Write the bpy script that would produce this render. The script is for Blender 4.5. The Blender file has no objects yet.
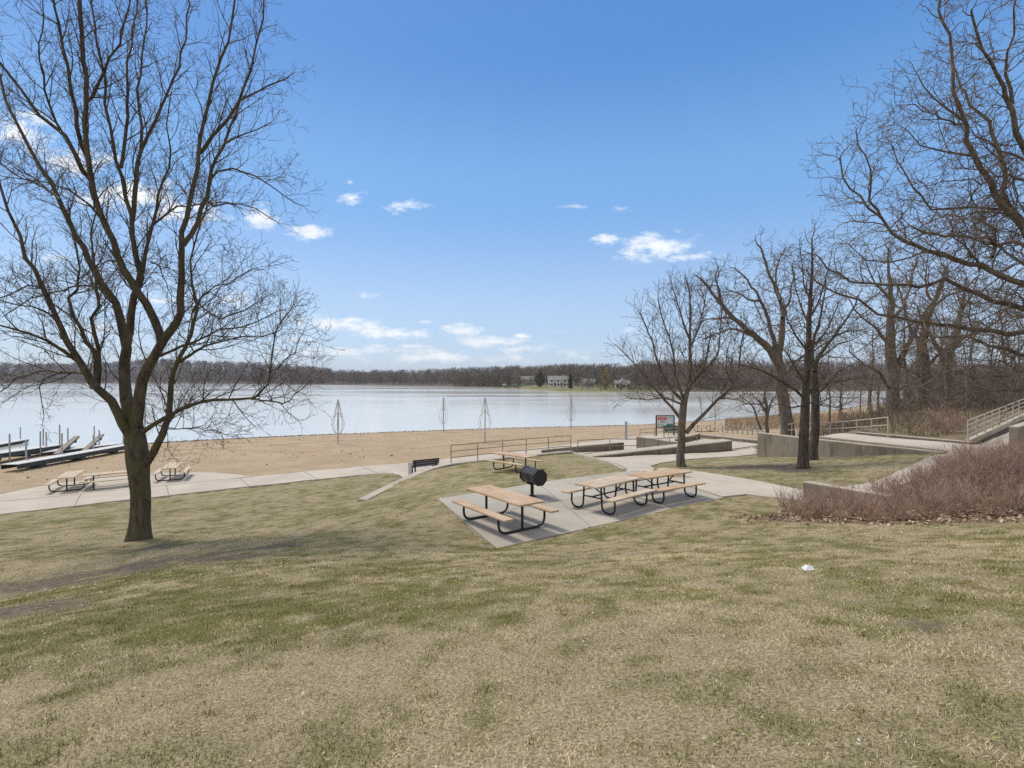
import bpy, bmesh, math, random
import numpy as np
from mathutils import Vector, Matrix

SC = bpy.context.scene
COL = SC.collection
R = math.radians
FPX = 520.0            # focal length in pixels of the photograph
CAMZ = 6.6             # eye height over the lake
U = (0.815, 0.58)      # the park's building grid runs this way
V = (-0.58, 0.815)
rng = random.Random(7)
npr = np.random.default_rng(11)

def at(px, py, d):
    """point at depth d (metres) that was surveyed at pixel px,py"""
    return ((px - 512) / FPX * d, d, CAMZ - (py - 380) / FPX * d)

# ------------------------------------------------------------------ objects
def link(name, me, mat=None, parent=None):
    o = bpy.data.objects.new(name, me)
    COL.objects.link(o)
    if mat is not None and me is not None:
        me.materials.append(mat)
    if parent is not None:
        o.parent = parent
    return o

def tag(o, label, cat, group=None, kind=None):
    if label: o['label'] = label
    if cat: o['category'] = cat
    if group: o['group'] = group
    if kind: o['kind'] = kind
    return o

def thing(name, label, cat, loc=(0, 0, 0), rz=0, group=None):
    o = bpy.data.objects.new(name, None)
    o.empty_display_size = 0.2
    COL.objects.link(o)
    o.location = loc
    o.rotation_euler = (0, 0, rz)
    return tag(o, label, cat, group)

def kids(o):
    return [c for c in ALLKIDS(o)]

def ALLKIDS(o):
    return [c for c in SC.objects if c.parent == o]

def copy_tree(o, parent=None):
    c = o.copy()
    COL.objects.link(c)
    if parent is not None: c.parent = parent
    for ch in ALLKIDS(o):
        copy_tree(ch, c)
    return c

def np_mesh(name, verts, faces, smooth=False):
    verts = np.asarray(verts, dtype=np.float32)
    faces = np.asarray(faces, dtype=np.int32)
    k = faces.shape[1]
    me = bpy.data.meshes.new(name)
    me.vertices.add(len(verts))
    me.vertices.foreach_set('co', verts.ravel())
    me.loops.add(faces.size)
    me.loops.foreach_set('vertex_index', faces.ravel())
    me.polygons.add(len(faces))
    me.polygons.foreach_set('loop_start', np.arange(0, faces.size, k, dtype=np.int32))
    me.polygons.foreach_set('loop_total', np.full(len(faces), k, dtype=np.int32))
    if smooth:
        me.polygons.foreach_set('use_smooth', np.ones(len(faces), dtype=bool))
    me.update(calc_edges=True)
    return me

def fattr(me, name, arr):
    a = me.attributes.new(name, 'FLOAT', 'POINT')
    a.data.foreach_set('value', np.asarray(arr, dtype=np.float32))

def cattr(me, name, arr):
    a = me.attributes.new(name, 'FLOAT_COLOR', 'POINT')
    arr = np.asarray(arr, dtype=np.float32)
    if arr.shape[1] == 3:
        arr = np.concatenate([arr, np.ones((len(arr), 1), np.float32)], 1)
    a.data.foreach_set('color', arr.ravel())

class MB:
    def __init__(s): s.v = []; s.f = []; s.sm = []
    def add(s, v, f, sm=False):
        b = len(s.v)
        s.v += [tuple(p) for p in v]
        for q in f:
            s.f.append([b + i for i in q]); s.sm.append(sm)
    def box(s, c, size, rz=0, M=None):
        hx, hy, hz = [k / 2 for k in size]
        v = [(x, y, z) for z in (-hz, hz) for y in (-hy, hy) for x in (-hx, hx)]
        ca, sa = math.cos(rz), math.sin(rz)
        v = [(c[0] + x * ca - y * sa, c[1] + x * sa + y * ca, c[2] + z) for x, y, z in v]
        if M is not None: v = [tuple(M @ Vector(p)) for p in v]
        s.add(v, [(0, 2, 3, 1), (4, 5, 7, 6), (0, 1, 5, 4), (2, 6, 7, 3), (0, 4, 6, 2), (1, 3, 7, 5)])
        return s
    def hexa(s, bot, top):
        """eight corners: four below (counter clockwise), four above"""
        s.add(list(bot) + list(top), [(3, 2, 1, 0), (4, 5, 6, 7), (0, 1, 5, 4), (1, 2, 6, 5), (2, 3, 7, 6), (3, 0, 4, 7)])
        return s
    def tube(s, pts, r, n=8, cap=True):
        pts = [Vector(p) for p in pts]
        m = len(pts)
        rr = r if isinstance(r, (list, tuple)) else [r] * m
        up = None
        rings = []
        for i in range(m):
            t = (pts[min(i + 1, m - 1)] - pts[max(i - 1, 0)]).normalized()
            if up is None:
                a = Vector((0, 0, 1)) if abs(t.z) < .9 else Vector((1, 0, 0))
                up = (a - t * a.dot(t)).normalized()
            else:
                up = (up - t * up.dot(t)).normalized()
            w = t.cross(up)
            rings.append([pts[i] + (up * math.cos(2 * math.pi * k / n) + w * math.sin(2 * math.pi * k / n)) * rr[i] for k in range(n)])
        v = [p for q in rings for p in q]
        f = []
        for i in range(m - 1):
            for k in range(n):
                a, b = i * n + k, i * n + (k + 1) % n
                f.append((a, b, b + n, a + n))
        s.add(v, f, True)
        if cap:
            s.add(rings[0], [tuple(range(n - 1, -1, -1))]); s.add(rings[-1], [tuple(range(n))])
        return s
    def build(s, name, mat, parent=None, bevel=0):
        me = bpy.data.meshes.new(name)
        me.from_pydata(s.v, [], s.f)
        me.polygons.foreach_set('use_smooth', s.sm)
        me.update()
        o = link(name, me, mat, parent)
        if bevel:
            b = o.modifiers.new('bevel', 'BEVEL'); b.width = bevel; b.segments = 2; b.limit_method = 'ANGLE'; b.angle_limit = R(40)
        return o

def bend(pts, k=6):
    """round the corners of a polyline: every inner (x,y,z,r) corner becomes an arc"""
    out = [Vector(pts[0][:3])]
    for i in range(1, len(pts) - 1):
        p = Vector(pts[i][:3]); a = Vector(pts[i - 1][:3]); b = Vector(pts[i + 1][:3]); r = pts[i][3]
        s = p + (a - p).normalized() * r; e = p + (b - p).normalized() * r
        for j in range(k + 1):
            t = j / k
            out.append(s * (1 - t) ** 2 + p * 2 * t * (1 - t) + e * t * t)
    out.append(Vector(pts[-1][:3]))
    return out

# ------------------------------------------------------------------ materials
class NT:
    def __init__(s, name):
        s.m = bpy.data.materials.new(name); s.m.use_nodes = True
        s.t = s.m.node_tree; s.t.nodes.clear()
        s.o = s.n('ShaderNodeOutputMaterial')
    def n(s, ty, **kw):
        nd = s.t.nodes.new(ty)
        for k, v in kw.items():
            if k.startswith('i_'):
                key = k[2:]
                key = int(key) if key.isdigit() else key.replace('_', ' ')
                nd.inputs[key].default_value = v
            else: setattr(nd, k, v)
        return nd
    def l(s, a, b): s.t.links.new(a, b)
    def mix(s, fac, a, b, mode='MIX'):
        nd = s.t.nodes.new('ShaderNodeMix'); nd.data_type = 'RGBA'; nd.blend_type = mode
        for sock, val in ((nd.inputs[0], fac), (nd.inputs[6], a), (nd.inputs[7], b)):
            if hasattr(val, 'links'): s.l(val, sock)
            elif isinstance(val, (int, float)): sock.default_value = val
            else: sock.default_value = tuple(val) + ((1,) if len(val) == 3 else ())
        return nd.outputs[2]
    def math(s, op, a, b=0.0, c=None, clamp=False):
        nd = s.t.nodes.new('ShaderNodeMath'); nd.operation = op; nd.use_clamp = clamp
        for i, val in enumerate((a, b, c)):
            if val is None: continue
            if hasattr(val, 'links'): s.l(val, nd.inputs[i])
            else: nd.inputs[i].default_value = val
        return nd.outputs[0]
    def noise(s, scale, detail=4, rough=.55, vec=None, stretch=None):
        if vec is None:
            vec = s.n('ShaderNodeTexCoord').outputs['Object']
        if stretch is not None:
            mp = s.n('ShaderNodeMapping'); mp.inputs['Scale'].default_value = stretch
            s.l(vec, mp.inputs[0]); vec = mp.outputs[0]
        nd = s.n('ShaderNodeTexNoise'); nd.inputs['Scale'].default_value = scale
        nd.inputs['Detail'].default_value = detail; nd.inputs['Roughness'].default_value = rough
        s.l(vec, nd.inputs['Vector'])
        return nd.outputs[0]
    def ramp(s, fac, lo, hi):
        nd = s.n('ShaderNodeMapRange'); nd.inputs[1].default_value = lo; nd.inputs[2].default_value = hi
        nd.interpolation_type = 'SMOOTHSTEP'
        s.l(fac, nd.inputs[0]); return nd.outputs[0]
    def attr(s, name, out='Fac'):
        return s.n('ShaderNodeAttribute', attribute_name=name).outputs[out]
    def bsdf(s, col, rough=.8, bump=None, bstr=.3, bdist=.02, metal=0, spec=.3):
        b = s.n('ShaderNodeBsdfPrincipled')
        for key, val in (('Base Color', col), ('Roughness', rough), ('Metallic', metal), ('Specular IOR Level', spec)):
            if hasattr(val, 'links'): s.l(val, b.inputs[key])
            elif isinstance(val, (int, float)): b.inputs[key].default_value = val
            else: b.inputs[key].default_value = tuple(val) + ((1,) if len(val) == 3 else ())
        if bump is not None:
            bn = s.n('ShaderNodeBump'); bn.inputs['Strength'].default_value = bstr; bn.inputs['Distance'].default_value = bdist
            s.l(bump, bn.inputs['Height']); s.l(bn.outputs[0], b.inputs['Normal'])
        s.l(b.outputs[0], s.o.inputs[0])
        return s.m

def simple(name, c1, c2, scale=8, rough=.7, bstr=.2, bdist=.01, metal=0, stretch=None, lo=.35, hi=.65, spec=.3):
    n = NT(name)
    f = n.noise(scale, 5, .6, stretch=stretch)
    return n.bsdf(n.mix(n.ramp(f, lo, hi), c1, c2), rough, f, bstr, bdist, metal, spec)

def bark(name, c1, c2, moss=None):
    n = NT(name)
    f = n.noise(9, 6, .65, stretch=(1, 1, .22))
    g = n.noise(1.6, 3, .5)
    c = n.mix(n.ramp(f, .35, .65), c1, c2)
    if moss:
        c = n.mix(n.math('MULTIPLY', n.ramp(g, .42, .62), .75), c, moss)
    else:
        c = n.mix(n.math('MULTIPLY', n.ramp(g, .5, .8), .35), c, tuple(k * 1.7 for k in c2))
    return n.bsdf(c, .9, f, .8, .04, 0, .15)

def concrete(name, base, dark, streak=0.0, scale=.7):
    n = NT(name)
    g = n.noise(scale, 5, .62)
    h = n.noise(60, 3, .6)
    c = n.mix(n.ramp(g, .3, .72), dark, base)
    c = n.mix(n.math('MULTIPLY', n.ramp(h, .5, .75), .25), c, tuple(k * .72 for k in dark))
    if streak:
        s_ = n.noise(3.2, 4, .6, stretch=(1, 1, .12))
        c = n.mix(n.math('MULTIPLY', n.ramp(s_, .5, .7), streak), c, tuple(k * .5 for k in dark))
    return n.bsdf(c, .88, h, .25, .004, 0, .2)

def vcol(name, rough=.85, spec=.15, trans=0.0):
    n = NT(name)
    m = n.bsdf(n.attr('Col', 'Color'), rough, None, spec=spec)
    return m

M = {}
M['plank'] = None
def plank_mat(k=(1, 1, 1), name='tan_plank'):
    n = NT(name)
    f = n.noise(3.0, 6, .65, stretch=(.6, 14, 14))
    g = n.noise(1.1, 3, .5)
    sc3 = lambda q: tuple(a * b for a, b in zip(q, k))
    c = n.mix(n.ramp(f, .3, .7), sc3((.40, .25, .142)), sc3((.60, .425, .27)))
    c = n.mix(n.math('MULTIPLY', n.ramp(g, .42, .62), .6), c, sc3((.62, .47, .35)))
    c = n.mix(n.math('MULTIPLY', n.ramp(n.noise(26, 5, .7), .55, .75), .3), c, sc3((.24, .15, .09)))
    return n.bsdf(c, .62, f, .15, .003, 0, .3)
M['plank'] = plank_mat(); M['plankpale'] = plank_mat((1.03, 1.17, 1.3), 'pale_tan_plank')
M['black'] = simple('black_painted_steel', (.012, .012, .013), (.022, .021, .02), 20, .42, .05, .001, 0, spec=.5)
M['blackrough'] = simple('sooty_black_steel', (.018, .018, .02), (.05, .048, .046), 6, .5, .1, .002, .3)
M['rail'] = simple('weathered_steel', (.26, .22, .17), (.38, .325, .26), 14, .55, .1, .002, .3)
M['railpale'] = simple('tan_painted_rail', (.42, .36, .28), (.52, .46, .37), 9, .6, .1, .002)
M['galv'] = simple('galvanised_steel', (.33, .34, .35), (.48, .49, .50), 12, .45, .1, .001, .5)
M['white'] = simple('white_powder_coat', (.62, .62, .62), (.75, .75, .75), 10, .5, .05, .001)
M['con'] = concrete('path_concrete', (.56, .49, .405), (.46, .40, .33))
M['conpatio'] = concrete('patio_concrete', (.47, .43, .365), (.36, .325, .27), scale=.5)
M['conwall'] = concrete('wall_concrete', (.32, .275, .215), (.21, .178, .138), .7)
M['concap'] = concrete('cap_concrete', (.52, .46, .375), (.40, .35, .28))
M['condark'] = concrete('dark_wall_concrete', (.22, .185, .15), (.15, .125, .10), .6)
M['bark1'] = bark('mossy_bark', (.055, .043, .03), (.15, .12, .085), (.105, .095, .045))
M['twig1'] = bark('twig_bark', (.085, .063, .047), (.16, .122, .092))
M['bark2'] = bark('grey_oak_bark', (.088, .07, .054), (.21, .17, .134))
M['twig2'] = bark('oak_twig_bark', (.125, .095, .074), (.225, .175, .135))
M['bark4'] = bark('dark_bark', (.05, .04, .032), (.125, .10, .08))
M['bark3'] = bark('pale_bark', (.20, .17, .14), (.36, .32, .27))
M['sign_black'] = M['black']

# ------------------------------------------------------------------ terrain
def tps(pts):
    P = np.array([(p[0], p[1]) for p in pts], float); z = np.array([p[2] for p in pts], float)
    n = len(P)
    def phi(d2): return np.where(d2 > 1e-9, d2 * np.log(np.maximum(d2, 1e-9)) * .5, 0)
    K = phi(((P[:, None] - P[None]) ** 2).sum(-1)) + np.eye(n) * .4
    A = np.zeros((n + 3, n + 3)); A[:n, :n] = K
    Q = np.c_[np.ones(n), P]; A[:n, n:] = Q; A[n:, :n] = Q.T
    w = np.linalg.solve(A, np.r_[z, 0, 0, 0])
    def f(x, y):
        x = np.asarray(x, float); y = np.asarray(y, float)
        out = w[n] + w[n + 1] * x + w[n + 2] * y
        for i in range(n):
            out = out + w[i] * phi((x - P[i, 0]) ** 2 + (y - P[i, 1]) ** 2)
        return out
    return f

A_PTS = [(0, -4, 5.75), (0, 0, 5.4), (0, 2.3, 5.0), (-10, 0, 4.4), (12, 0, 6.1), (12, 5, 5.3), (-20, 0, 3.6), (-35, 0, 2.2), (-40, 8, 1.0),
         (-5, 8, 3.65), (0, 6, 4.3), (5, 8, 4.05), (0, 9.6, 3.4), (-.33, 11.45, 2.9), (3, 13.9, 2.9), (6.5, 16.2, 2.9), (-2.3, 16.2, 2.88), (1.3, 19, 2.88), (4.5, 21, 2.82),
         (-10.8, 15, 1.96), (-9, 9.4, 2.8), (-20, 10, 2.2), (-22, 19, 1.15), (-22, 22.3, .8), (-15, 27.3, .8), (-30, 16.6, .8), (-38, 10.9, .8), (-7.9, 32.3, .85), (-12, 22, 1.25),
         (-6.4, 22.2, 1.42), (-5.6, 25, 1.66), (-4.3, 28.4, 1.75), (-3.46, 29.3, 1.82), (0, 31.5, 1.84), (3.5, 33.8, 1.84), (0, 24, 2.35), (-3, 20, 2.4), (-5, 17, 2.35),
         (5.3, 26.3, 2.35), (5, 31, 1.92), (10, 32.7, 1.9), (14.5, 34.2, 1.9), (8, 24.5, 2.5), (14, 29.5, 2.2), (11, 27, 2.4), (16.2, 25.5, 2.85), (17.8, 21.9, 3.48), (12.3, 21.9, 2.9),
         (9, 15.8, 2.92), (12.1, 17.3, 3.12), (14.5, 18.8, 3.4), (17.4, 21, 3.55), (8.4, 20, 2.85),
         (6.9, 12.5, 3.25), (9.5, 9.7, 3.95), (12, 13.4, 3.75), (13, 11.5, 4.15), (16, 15, 4.1), (20, 19.5, 3.7), (21, 17, 4.2), (14, 5, 5.1), (26, 10, 5.2), (30, 20, 4.6), (40, 14, 5.0)]
zA0 = tps(A_PTS)
SHORE = [(-160, -20), (-90, 16), (-60, 37), (-45, 47), (-41, 52), (-34.3, 57.2), (-25, 62.4), (-1.6, 71.5), (19, 77), (39.6, 90), (70, 114), (95, 139), (150, 190), (200, 210), (320, 190)]
def seg_dist(x, y, line):
    best = np.full(np.shape(x), 1e9); side = np.zeros(np.shape(x)); tt = np.zeros(np.shape(x))
    for i in range(len(line) - 1):
        (ax, ay), (bx, by) = line[i][:2], line[i + 1][:2]
        dx, dy = bx - ax, by - ay; L2 = dx * dx + dy * dy
        t = np.clip(((x - ax) * dx + (y - ay) * dy) / L2, 0, 1)
        d = np.hypot(x - ax - t * dx, y - ay - t * dy)
        s = np.sign(dx * (y - ay) - dy * (x - ax))
        m = d < best
        best = np.where(m, d, best); side = np.where(m, s, side); tt = np.where(m, i + t, tt)
    return best, side, tt
def inpoly(x, y, poly):
    x = np.asarray(x, float); y = np.asarray(y, float)
    r = np.zeros(x.shape, bool)
    j = len(poly) - 1
    for i in range(len(poly)):
        xi, yi = poly[i][:2]; xj, yj = poly[j][:2]
        c = ((yi > y) != (yj > y)) & (x < (xj - xi) * (y - yi) / ((yj - yi) if yj != yi else 1e-9) + xi)
        r ^= c; j = i
    return r
def sstep(t): t = np.clip(t, 0, 1); return t * t * (3 - 2 * t)

CURB = [(-6.4, 22.2), (-5.95, 23.8), (-5.45, 25.4), (-4.95, 26.9), (-4.35, 28.1), (-3.46, 28.95), (-2.3, 29.85), (-.5, 31.15), (1.2, 32.35), (2.97, 33.6), (3.95, 34.05)]
PATH0 = (-7.9, 32.3)
def pu(t, w): return (PATH0[0] + U[0] * t + V[0] * w, PATH0[1] + U[1] * t + V[1] * w)
LOW = [pu(-140, 0), pu(0, 0), (-6.6, 30.6), (-5.5, 27.9)] + [(-4.95, 26.9), (-4.35, 28.1)] + CURB[5:] + [(4.6, 31.6), (14.5, 34.75), (17, 36.2), (22, 40), (60, 75), (330, 330), (330, 600), (-700, 600), (-700, -100)]
CPOLY = [(14.5, 30.25), (18.15, 21.75), (20, 20.8), (26, 22.5), (60, 10), (330, -60), (330, 330), (60, 75), (22, 40), (17, 36.2)]
B_PTS = [pu(-60, 0) + (.8,), pu(-40, 0) + (.8,), pu(-20, 0) + (.8,), pu(0, 0) + (.8,), pu(-40, 3.3) + (.78,), pu(-20, 3.3) + (.78,), pu(0, 3.3) + (.78,), pu(10, 0) + (.82,), pu(10, 3.3) + (.8,), pu(18, 3) + (.95,),
         (-3, 31.5, .85), (1, 34.2, 1.0), (3, 35.5, 1.2), (4.6, 32.8, 1.7), (7, 33.2, 1.7), (3, 38.6, 1.05), (8.5, 40, 1.2), (9.5, 39.5, 1.2), (11.5, 36.2, 1.5), (14.7, 50, 1.2), (15, 36, 1.88), (18.5, 37.6, 1.9), (15.7, 43, 1.75), (22, 50, 1.3), (30, 55, 1.2), (30, 45, 1.7), (50, 70, 1.1)]
for i in range(len(SHORE) - 1):
    B_PTS.append(SHORE[i] + (0.0,))
zB0 = tps(B_PTS)
def zBf(x, y):
    d, side, _ = seg_dist(x, y, SHORE)
    sd = -d * side          # positive on the land
    z = np.where(sd > 0, np.clip(zB0(x, y), .028 * np.minimum(sd, 20), 2.2), np.maximum(sd * .06, -2.5))
    return np.where(sd > 60, np.clip(z, .3, 1.6), z)
SLAB = [(-2.3, 16.2), (-.33, 11.45), (6.62, 16.35), (5.15, 21.35), (4.5, 21.0), (1.3, 19.05)]
def terrain(x, y):
    x = np.asarray(x, float); y = np.asarray(y, float)
    za = zA0(x, y)
    r = np.hypot(x, y)
    za = np.where(y < 0, np.clip(za, .8, 9), np.clip(za, .8, 6.5))
    d, side, tt = seg_dist(x, y, CURB)
    west = (side > 0) & (tt < 5.2)
    za = np.where(west, np.maximum(za - .95 * np.clip(tt / 4.2, 0, 1) * np.exp(-(d / 2.6) ** 2), .8), za)
    zb = zBf(x, y)
    low = inpoly(x, y, LOW)
    z = np.where(low, zb, za)
    # behind the long retaining wall
    c = inpoly(x, y, CPOLY)
    vv = (x - 19.2) * V[0] + (y - 25.2) * V[1]
    uu = (x - 19.2) * U[0] + (y - 25.2) * U[1]
    top = 3.6 + .07 * np.clip(uu - 2, 0, 14)
    k = sstep((vv - 6.5 - .35 * np.clip(uu, 0, 40)) / (24 + .5 * np.clip(uu, 0, 60)))
    top = top - 1.9 * sstep((.80 - x / np.maximum(y, 1)) / .14) * sstep((vv - 3.5) / 3)
    zc = top * (1 - k) + np.minimum(zb, 1.6) * k
    dsh, sside, _ = seg_dist(x, y, SHORE)
    zc = np.where(sside > 0, np.maximum(-dsh * .06, -2.5), np.minimum(zc, .03 + dsh * .16))
    z = np.where(c, zc, z)
    z = np.where(inpoly(x, y, SLAB), np.minimum(z, 2.84), z)
    # small unevenness
    near = sstep((36 - np.abs(x + 4)) / 6) * sstep((44 - y) / 5)
    z = z + near * np.where(low, .012, .016) * (np.sin(x * 1.7 + y * .6) * np.sin(y * 1.3 - x * .4) + .6 * np.sin(x * 4.1 - y * 2.2) * np.sin(y * 3.7 + 1.0)) * (~inpoly(x, y, SLAB))
    return z
def gz(x, y): return float(terrain(np.array([x]), np.array([y]))[0])
def on_ground(px, py, dmax=80):
    ds = np.concatenate([np.arange(1.5, 40, .05), np.arange(40, dmax, .3)])
    xs = (px - 512) / FPX * ds; zs = CAMZ - (py - 380) / FPX * ds
    hit = np.nonzero(zs <= terrain(xs, ds))[0]
    i = hit[0] if len(hit) else len(ds) - 1
    return float(xs[i]), float(ds[i])

def vnoise(x, y, seed=0):
    xi = np.floor(x).astype(np.int64); yi = np.floor(y).astype(np.int64)
    fx = x - xi; fy = y - yi; fx = fx * fx * (3 - 2 * fx); fy = fy * fy * (3 - 2 * fy)
    def h(a, b):
        n = (a * 374761393 + b * 668265263 + seed * 974634777) & 0x7fffffff
        n = ((n ^ (n >> 13)) * 1274126177) & 0x7fffffff
        return ((n ^ (n >> 16)) & 0xffff) / 65535.0
    return (h(xi, yi) * (1 - fx) + h(xi + 1, yi) * fx) * (1 - fy) + (h(xi, yi + 1) * (1 - fx) + h(xi + 1, yi + 1) * fx) * fy
def fbm(x, y, seed=0, oct=4):
    s = 0; a = .5; t = 0
    for o in range(oct):
        s = s + a * vnoise(x * 2 ** o, y * 2 ** o, seed + o); t += a; a *= .5
    return s / t

SOIL = [(20, 590, 2.0, 1.1), (90, 576, 1.7, 1.0), (165, 562, 1.3, .8), (215, 560, 1.0, .5), (30, 608, 1.2, .5), (262, 548, .8, .35), (765, 466, 1.5, 1.1), (800, 470, .9, .6), (862, 448, 1.6, .8), (150, 548, .7, .4), (925, 627, .15, .1)]
SOILW = [on_ground(a, b) + (c, d) for a, b, c, d in SOIL]
GREEN = [(250, 570, 3.5, 2.0, .5), (330, 600, 2.5, 1.5, .45), (420, 628, 1.0, .5, .6), (30, 553, 2.5, .8, .5), (180, 545, 2.2, .6, .5), (350, 510, 3, 2, .4), (40, 640, 1.2, 1.0, .3), (650, 585, .8, .4, .3), (720, 590, .9, .5, .35), (470, 478, 2.5, 2, .4), (180, 620, 1.8, .8, .35), (960, 580, 1.6, .8, .25), (850, 455, 3, 2, .2)]
GREENW = [on_ground(a, b) + (c, d, e) for a, b, c, d, e in GREEN]
STRAW = [(300, 690, 1.2, .8, .5), (200, 660, 1.6, .8, .4), (480, 650, 1.2, .8, .3), (950, 640, 1.6, 1.5, .25), (60, 720, .6, .4, .4), (600, 620, 1.5, .8, .25), (470, 540, 1.5, .8, .3)]
STRAWW = [on_ground(a, b) + (c, d, e) for a, b, c, d, e in STRAW]
def cover(x, y):
    """share of green grass and of bare soil in the turf"""
    g = (fbm(x * .5 + 3, y * .5, 5, 5) - .5) * 1.0 + (fbm(x * 2.6, y * 2.6, 9, 3) - .5) * 1.5 + (fbm(x * 7, y * 7, 19, 2) - .5) * 1.9 + .30
    for a, b, c, d, e in GREENW: g = g + .62 * e * np.exp(-((x - a) / c) ** 2 - ((y - b) / d) ** 2)
    for a, b, c, d, e in STRAWW: g = g - .6 * e * np.exp(-((x - a) / c) ** 2 - ((y - b) / d) ** 2)
    s = np.zeros_like(x)
    for a, b, c, d in SOILW: s = np.maximum(s, 1.25 * np.exp(-((x - a) / c) ** 2 - ((y - b) / d) ** 2))
    s = s + ((fbm(x * 1.4, y * 1.4, 21, 5) - .5) * 2.0 + (fbm(x * 5, y * 5, 23, 3) - .5) * 1.6) * sstep(s / .4) - .22
    s = np.clip(s * 1.7, 0, 1)
    return np.clip(g, 0, 1), s

SHRUBPOLY = [(5.9, 13.2), (6.7, 12.0), (8.0, 10.8), (9.8, 9.6), (14, 8.4), (19, 9), (22, 18.5), (18.8, 20.3), (15.7, 18.3), (11.7, 15.6), (10.2, 15.1), (9.0, 14.7)]

def make_ground():
    def axis(lo, hi, step, far_lo, far_hi):
        c = list(np.arange(lo, hi + 1e-6, step))
        s = step; x = lo
        left = []
        while x > far_lo:
            s *= 1.13; x -= s; left.append(x)
        s = step; x = hi; right = []
        while x < far_hi:
            s *= 1.13; x += s; right.append(x)
        return np.array(left[::-1] + c + right)
    xs = axis(-33, 24, .19, -700, 700); ys = axis(-1, 46, .19, -60, 700)
    X, Y = np.meshgrid(xs, ys)
    x = X.ravel(); y = Y.ravel(); z = terrain(x, y)
    far = np.hypot(x, y) > 210
    z = np.where(far & (y > 0), -3.0, z)
    nx, ny = len(xs), len(ys)
    i = np.arange(nx * ny).reshape(ny, nx)
    F = np.stack([i[:-1, :-1], i[:-1, 1:], i[1:, 1:], i[1:, :-1]], -1).reshape(-1, 4)
    me = np_mesh('ground', np.c_[x, y, z], F, True)
    low = inpoly(x, y, LOW) & ~inpoly(x, y, CPOLY)
    g, s = cover(x, y)
    d, side, _ = seg_dist(x, y, SHORE)
    strip = inpoly(x, y, [(4.2, 32.2), (4.9, 31.5), (14.4, 35.5), (9.3, 39), (3.2, 38.4)])
    sand = np.where(low & ~strip, 1.0, 0.0)
    fattr(me, 'green', g); fattr(me, 'soil', s); fattr(me, 'sand', sand)
    fattr(me, 'litter', np.where(inpoly(x, y, SHRUBPOLY), 1.0, 0.0))
    fattr(me, 'wet', np.clip(1 - d / 2.2, 0, 1))
    fattr(me, 'wild', np.where(inpoly(x, y, CPOLY), 1.0, 0.0))
    n = NT('park_ground')
    f1 = n.noise(55, 5, .7); f2 = n.noise(9, 5, .65); f3 = n.noise(1.5, 4, .6)
    straw = n.mix(n.ramp(f1, .3, .7), (.15, .115, .065), (.56, .465, .295))
    green = n.mix(n.ramp(f1, .3, .7), (.085, .082, .026), (.23, .215, .08))
    turf = n.mix(n.math('ADD', n.attr('green'), n.math('SUBTRACT', f2, .5), clamp=True), straw, green)
    soil = n.mix(n.ramp(f2, .3, .7), (.095, .075, .056), (.23, .18, .135))
    turf = n.mix(n.attr('soil'), turf, soil)
    wild = n.mix(n.ramp(f3, .35, .65), (.16, .125, .085), (.25, .20, .125))
    turf = n.mix(n.attr('wild'), turf, wild)
    lit = n.mix(n.ramp(n.noise(22, 4, .7), .4, .6), (.11, .078, .054), (.28, .20, .13))
    turf = n.mix(n.attr('litter'), turf, lit)
    s1 = n.noise(120, 3, .7); s2 = n.noise(.35, 6, .65)
    sand = n.mix(n.ramp(s2, .3, .7), (.39, .29, .185), (.49, .375, .25))
    sand = n.mix(n.math('MULTIPLY', n.ramp(s1, .45, .75), .35), sand, (.25, .185, .125))
    sand = n.mix(n.math('MULTIPLY', n.ramp(n.noise(2.2, 6, .75), .46, .68), .55), sand, (.31, .23, .155))
    sand = n.mix(n.math('MULTIPLY', n.attr('wet'), .7), sand, (.15, .11, .075))
    col = n.mix(n.attr('sand'), turf, sand)
    h = n.math('ADD', f1, n.math('MULTIPLY', f2, 1.5))
    mt = n.bsdf(col, .95, h, .7, .03, 0, .1)
    o = link('ground', me, mt); tag(o, None, None, kind='structure')
    return o
make_ground()

# lake
def make_water():
    v = [(-7000, -300, 0), (7000, -300, 0), (7000, 7000, 0), (-7000, 7000, 0)]
    me = np_mesh('lake', v, [(0, 1, 2, 3)])
    n = NT('lake_water')
    w1 = n.noise(.55, 5, .62, stretch=(.5, 1.3, 1))
    w2 = n.noise(.02, 4, .5, stretch=(.35, 1, 1))
    bn = n.math('ADD', w1, n.math('MULTIPLY', w2, 1.0))
    b = n.n('ShaderNodeBsdfPrincipled')
    b.inputs['Base Color'].default_value = (.64, .62, .565, 1)
    n.l(n.math('ADD', n.math('MULTIPLY', n.ramp(w2, .4, .65), .10), .10), b.inputs['Roughness'])
    b.inputs['IOR'].default_value = 1.333
    b.inputs['Specular IOR Level'].default_value = .5
    bp = n.n('ShaderNodeBump'); bp.inputs['Strength'].default_value = .15; bp.inputs['Distance'].default_value = .06
    n.l(bn, bp.inputs['Height']); n.l(bp.outputs[0], b.inputs['Normal'])
    n.l(b.outputs[0], n.o.inputs[0])
    o = link('lake_water', me, n.m); tag(o, None, None, kind='structure')
make_water()

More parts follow.
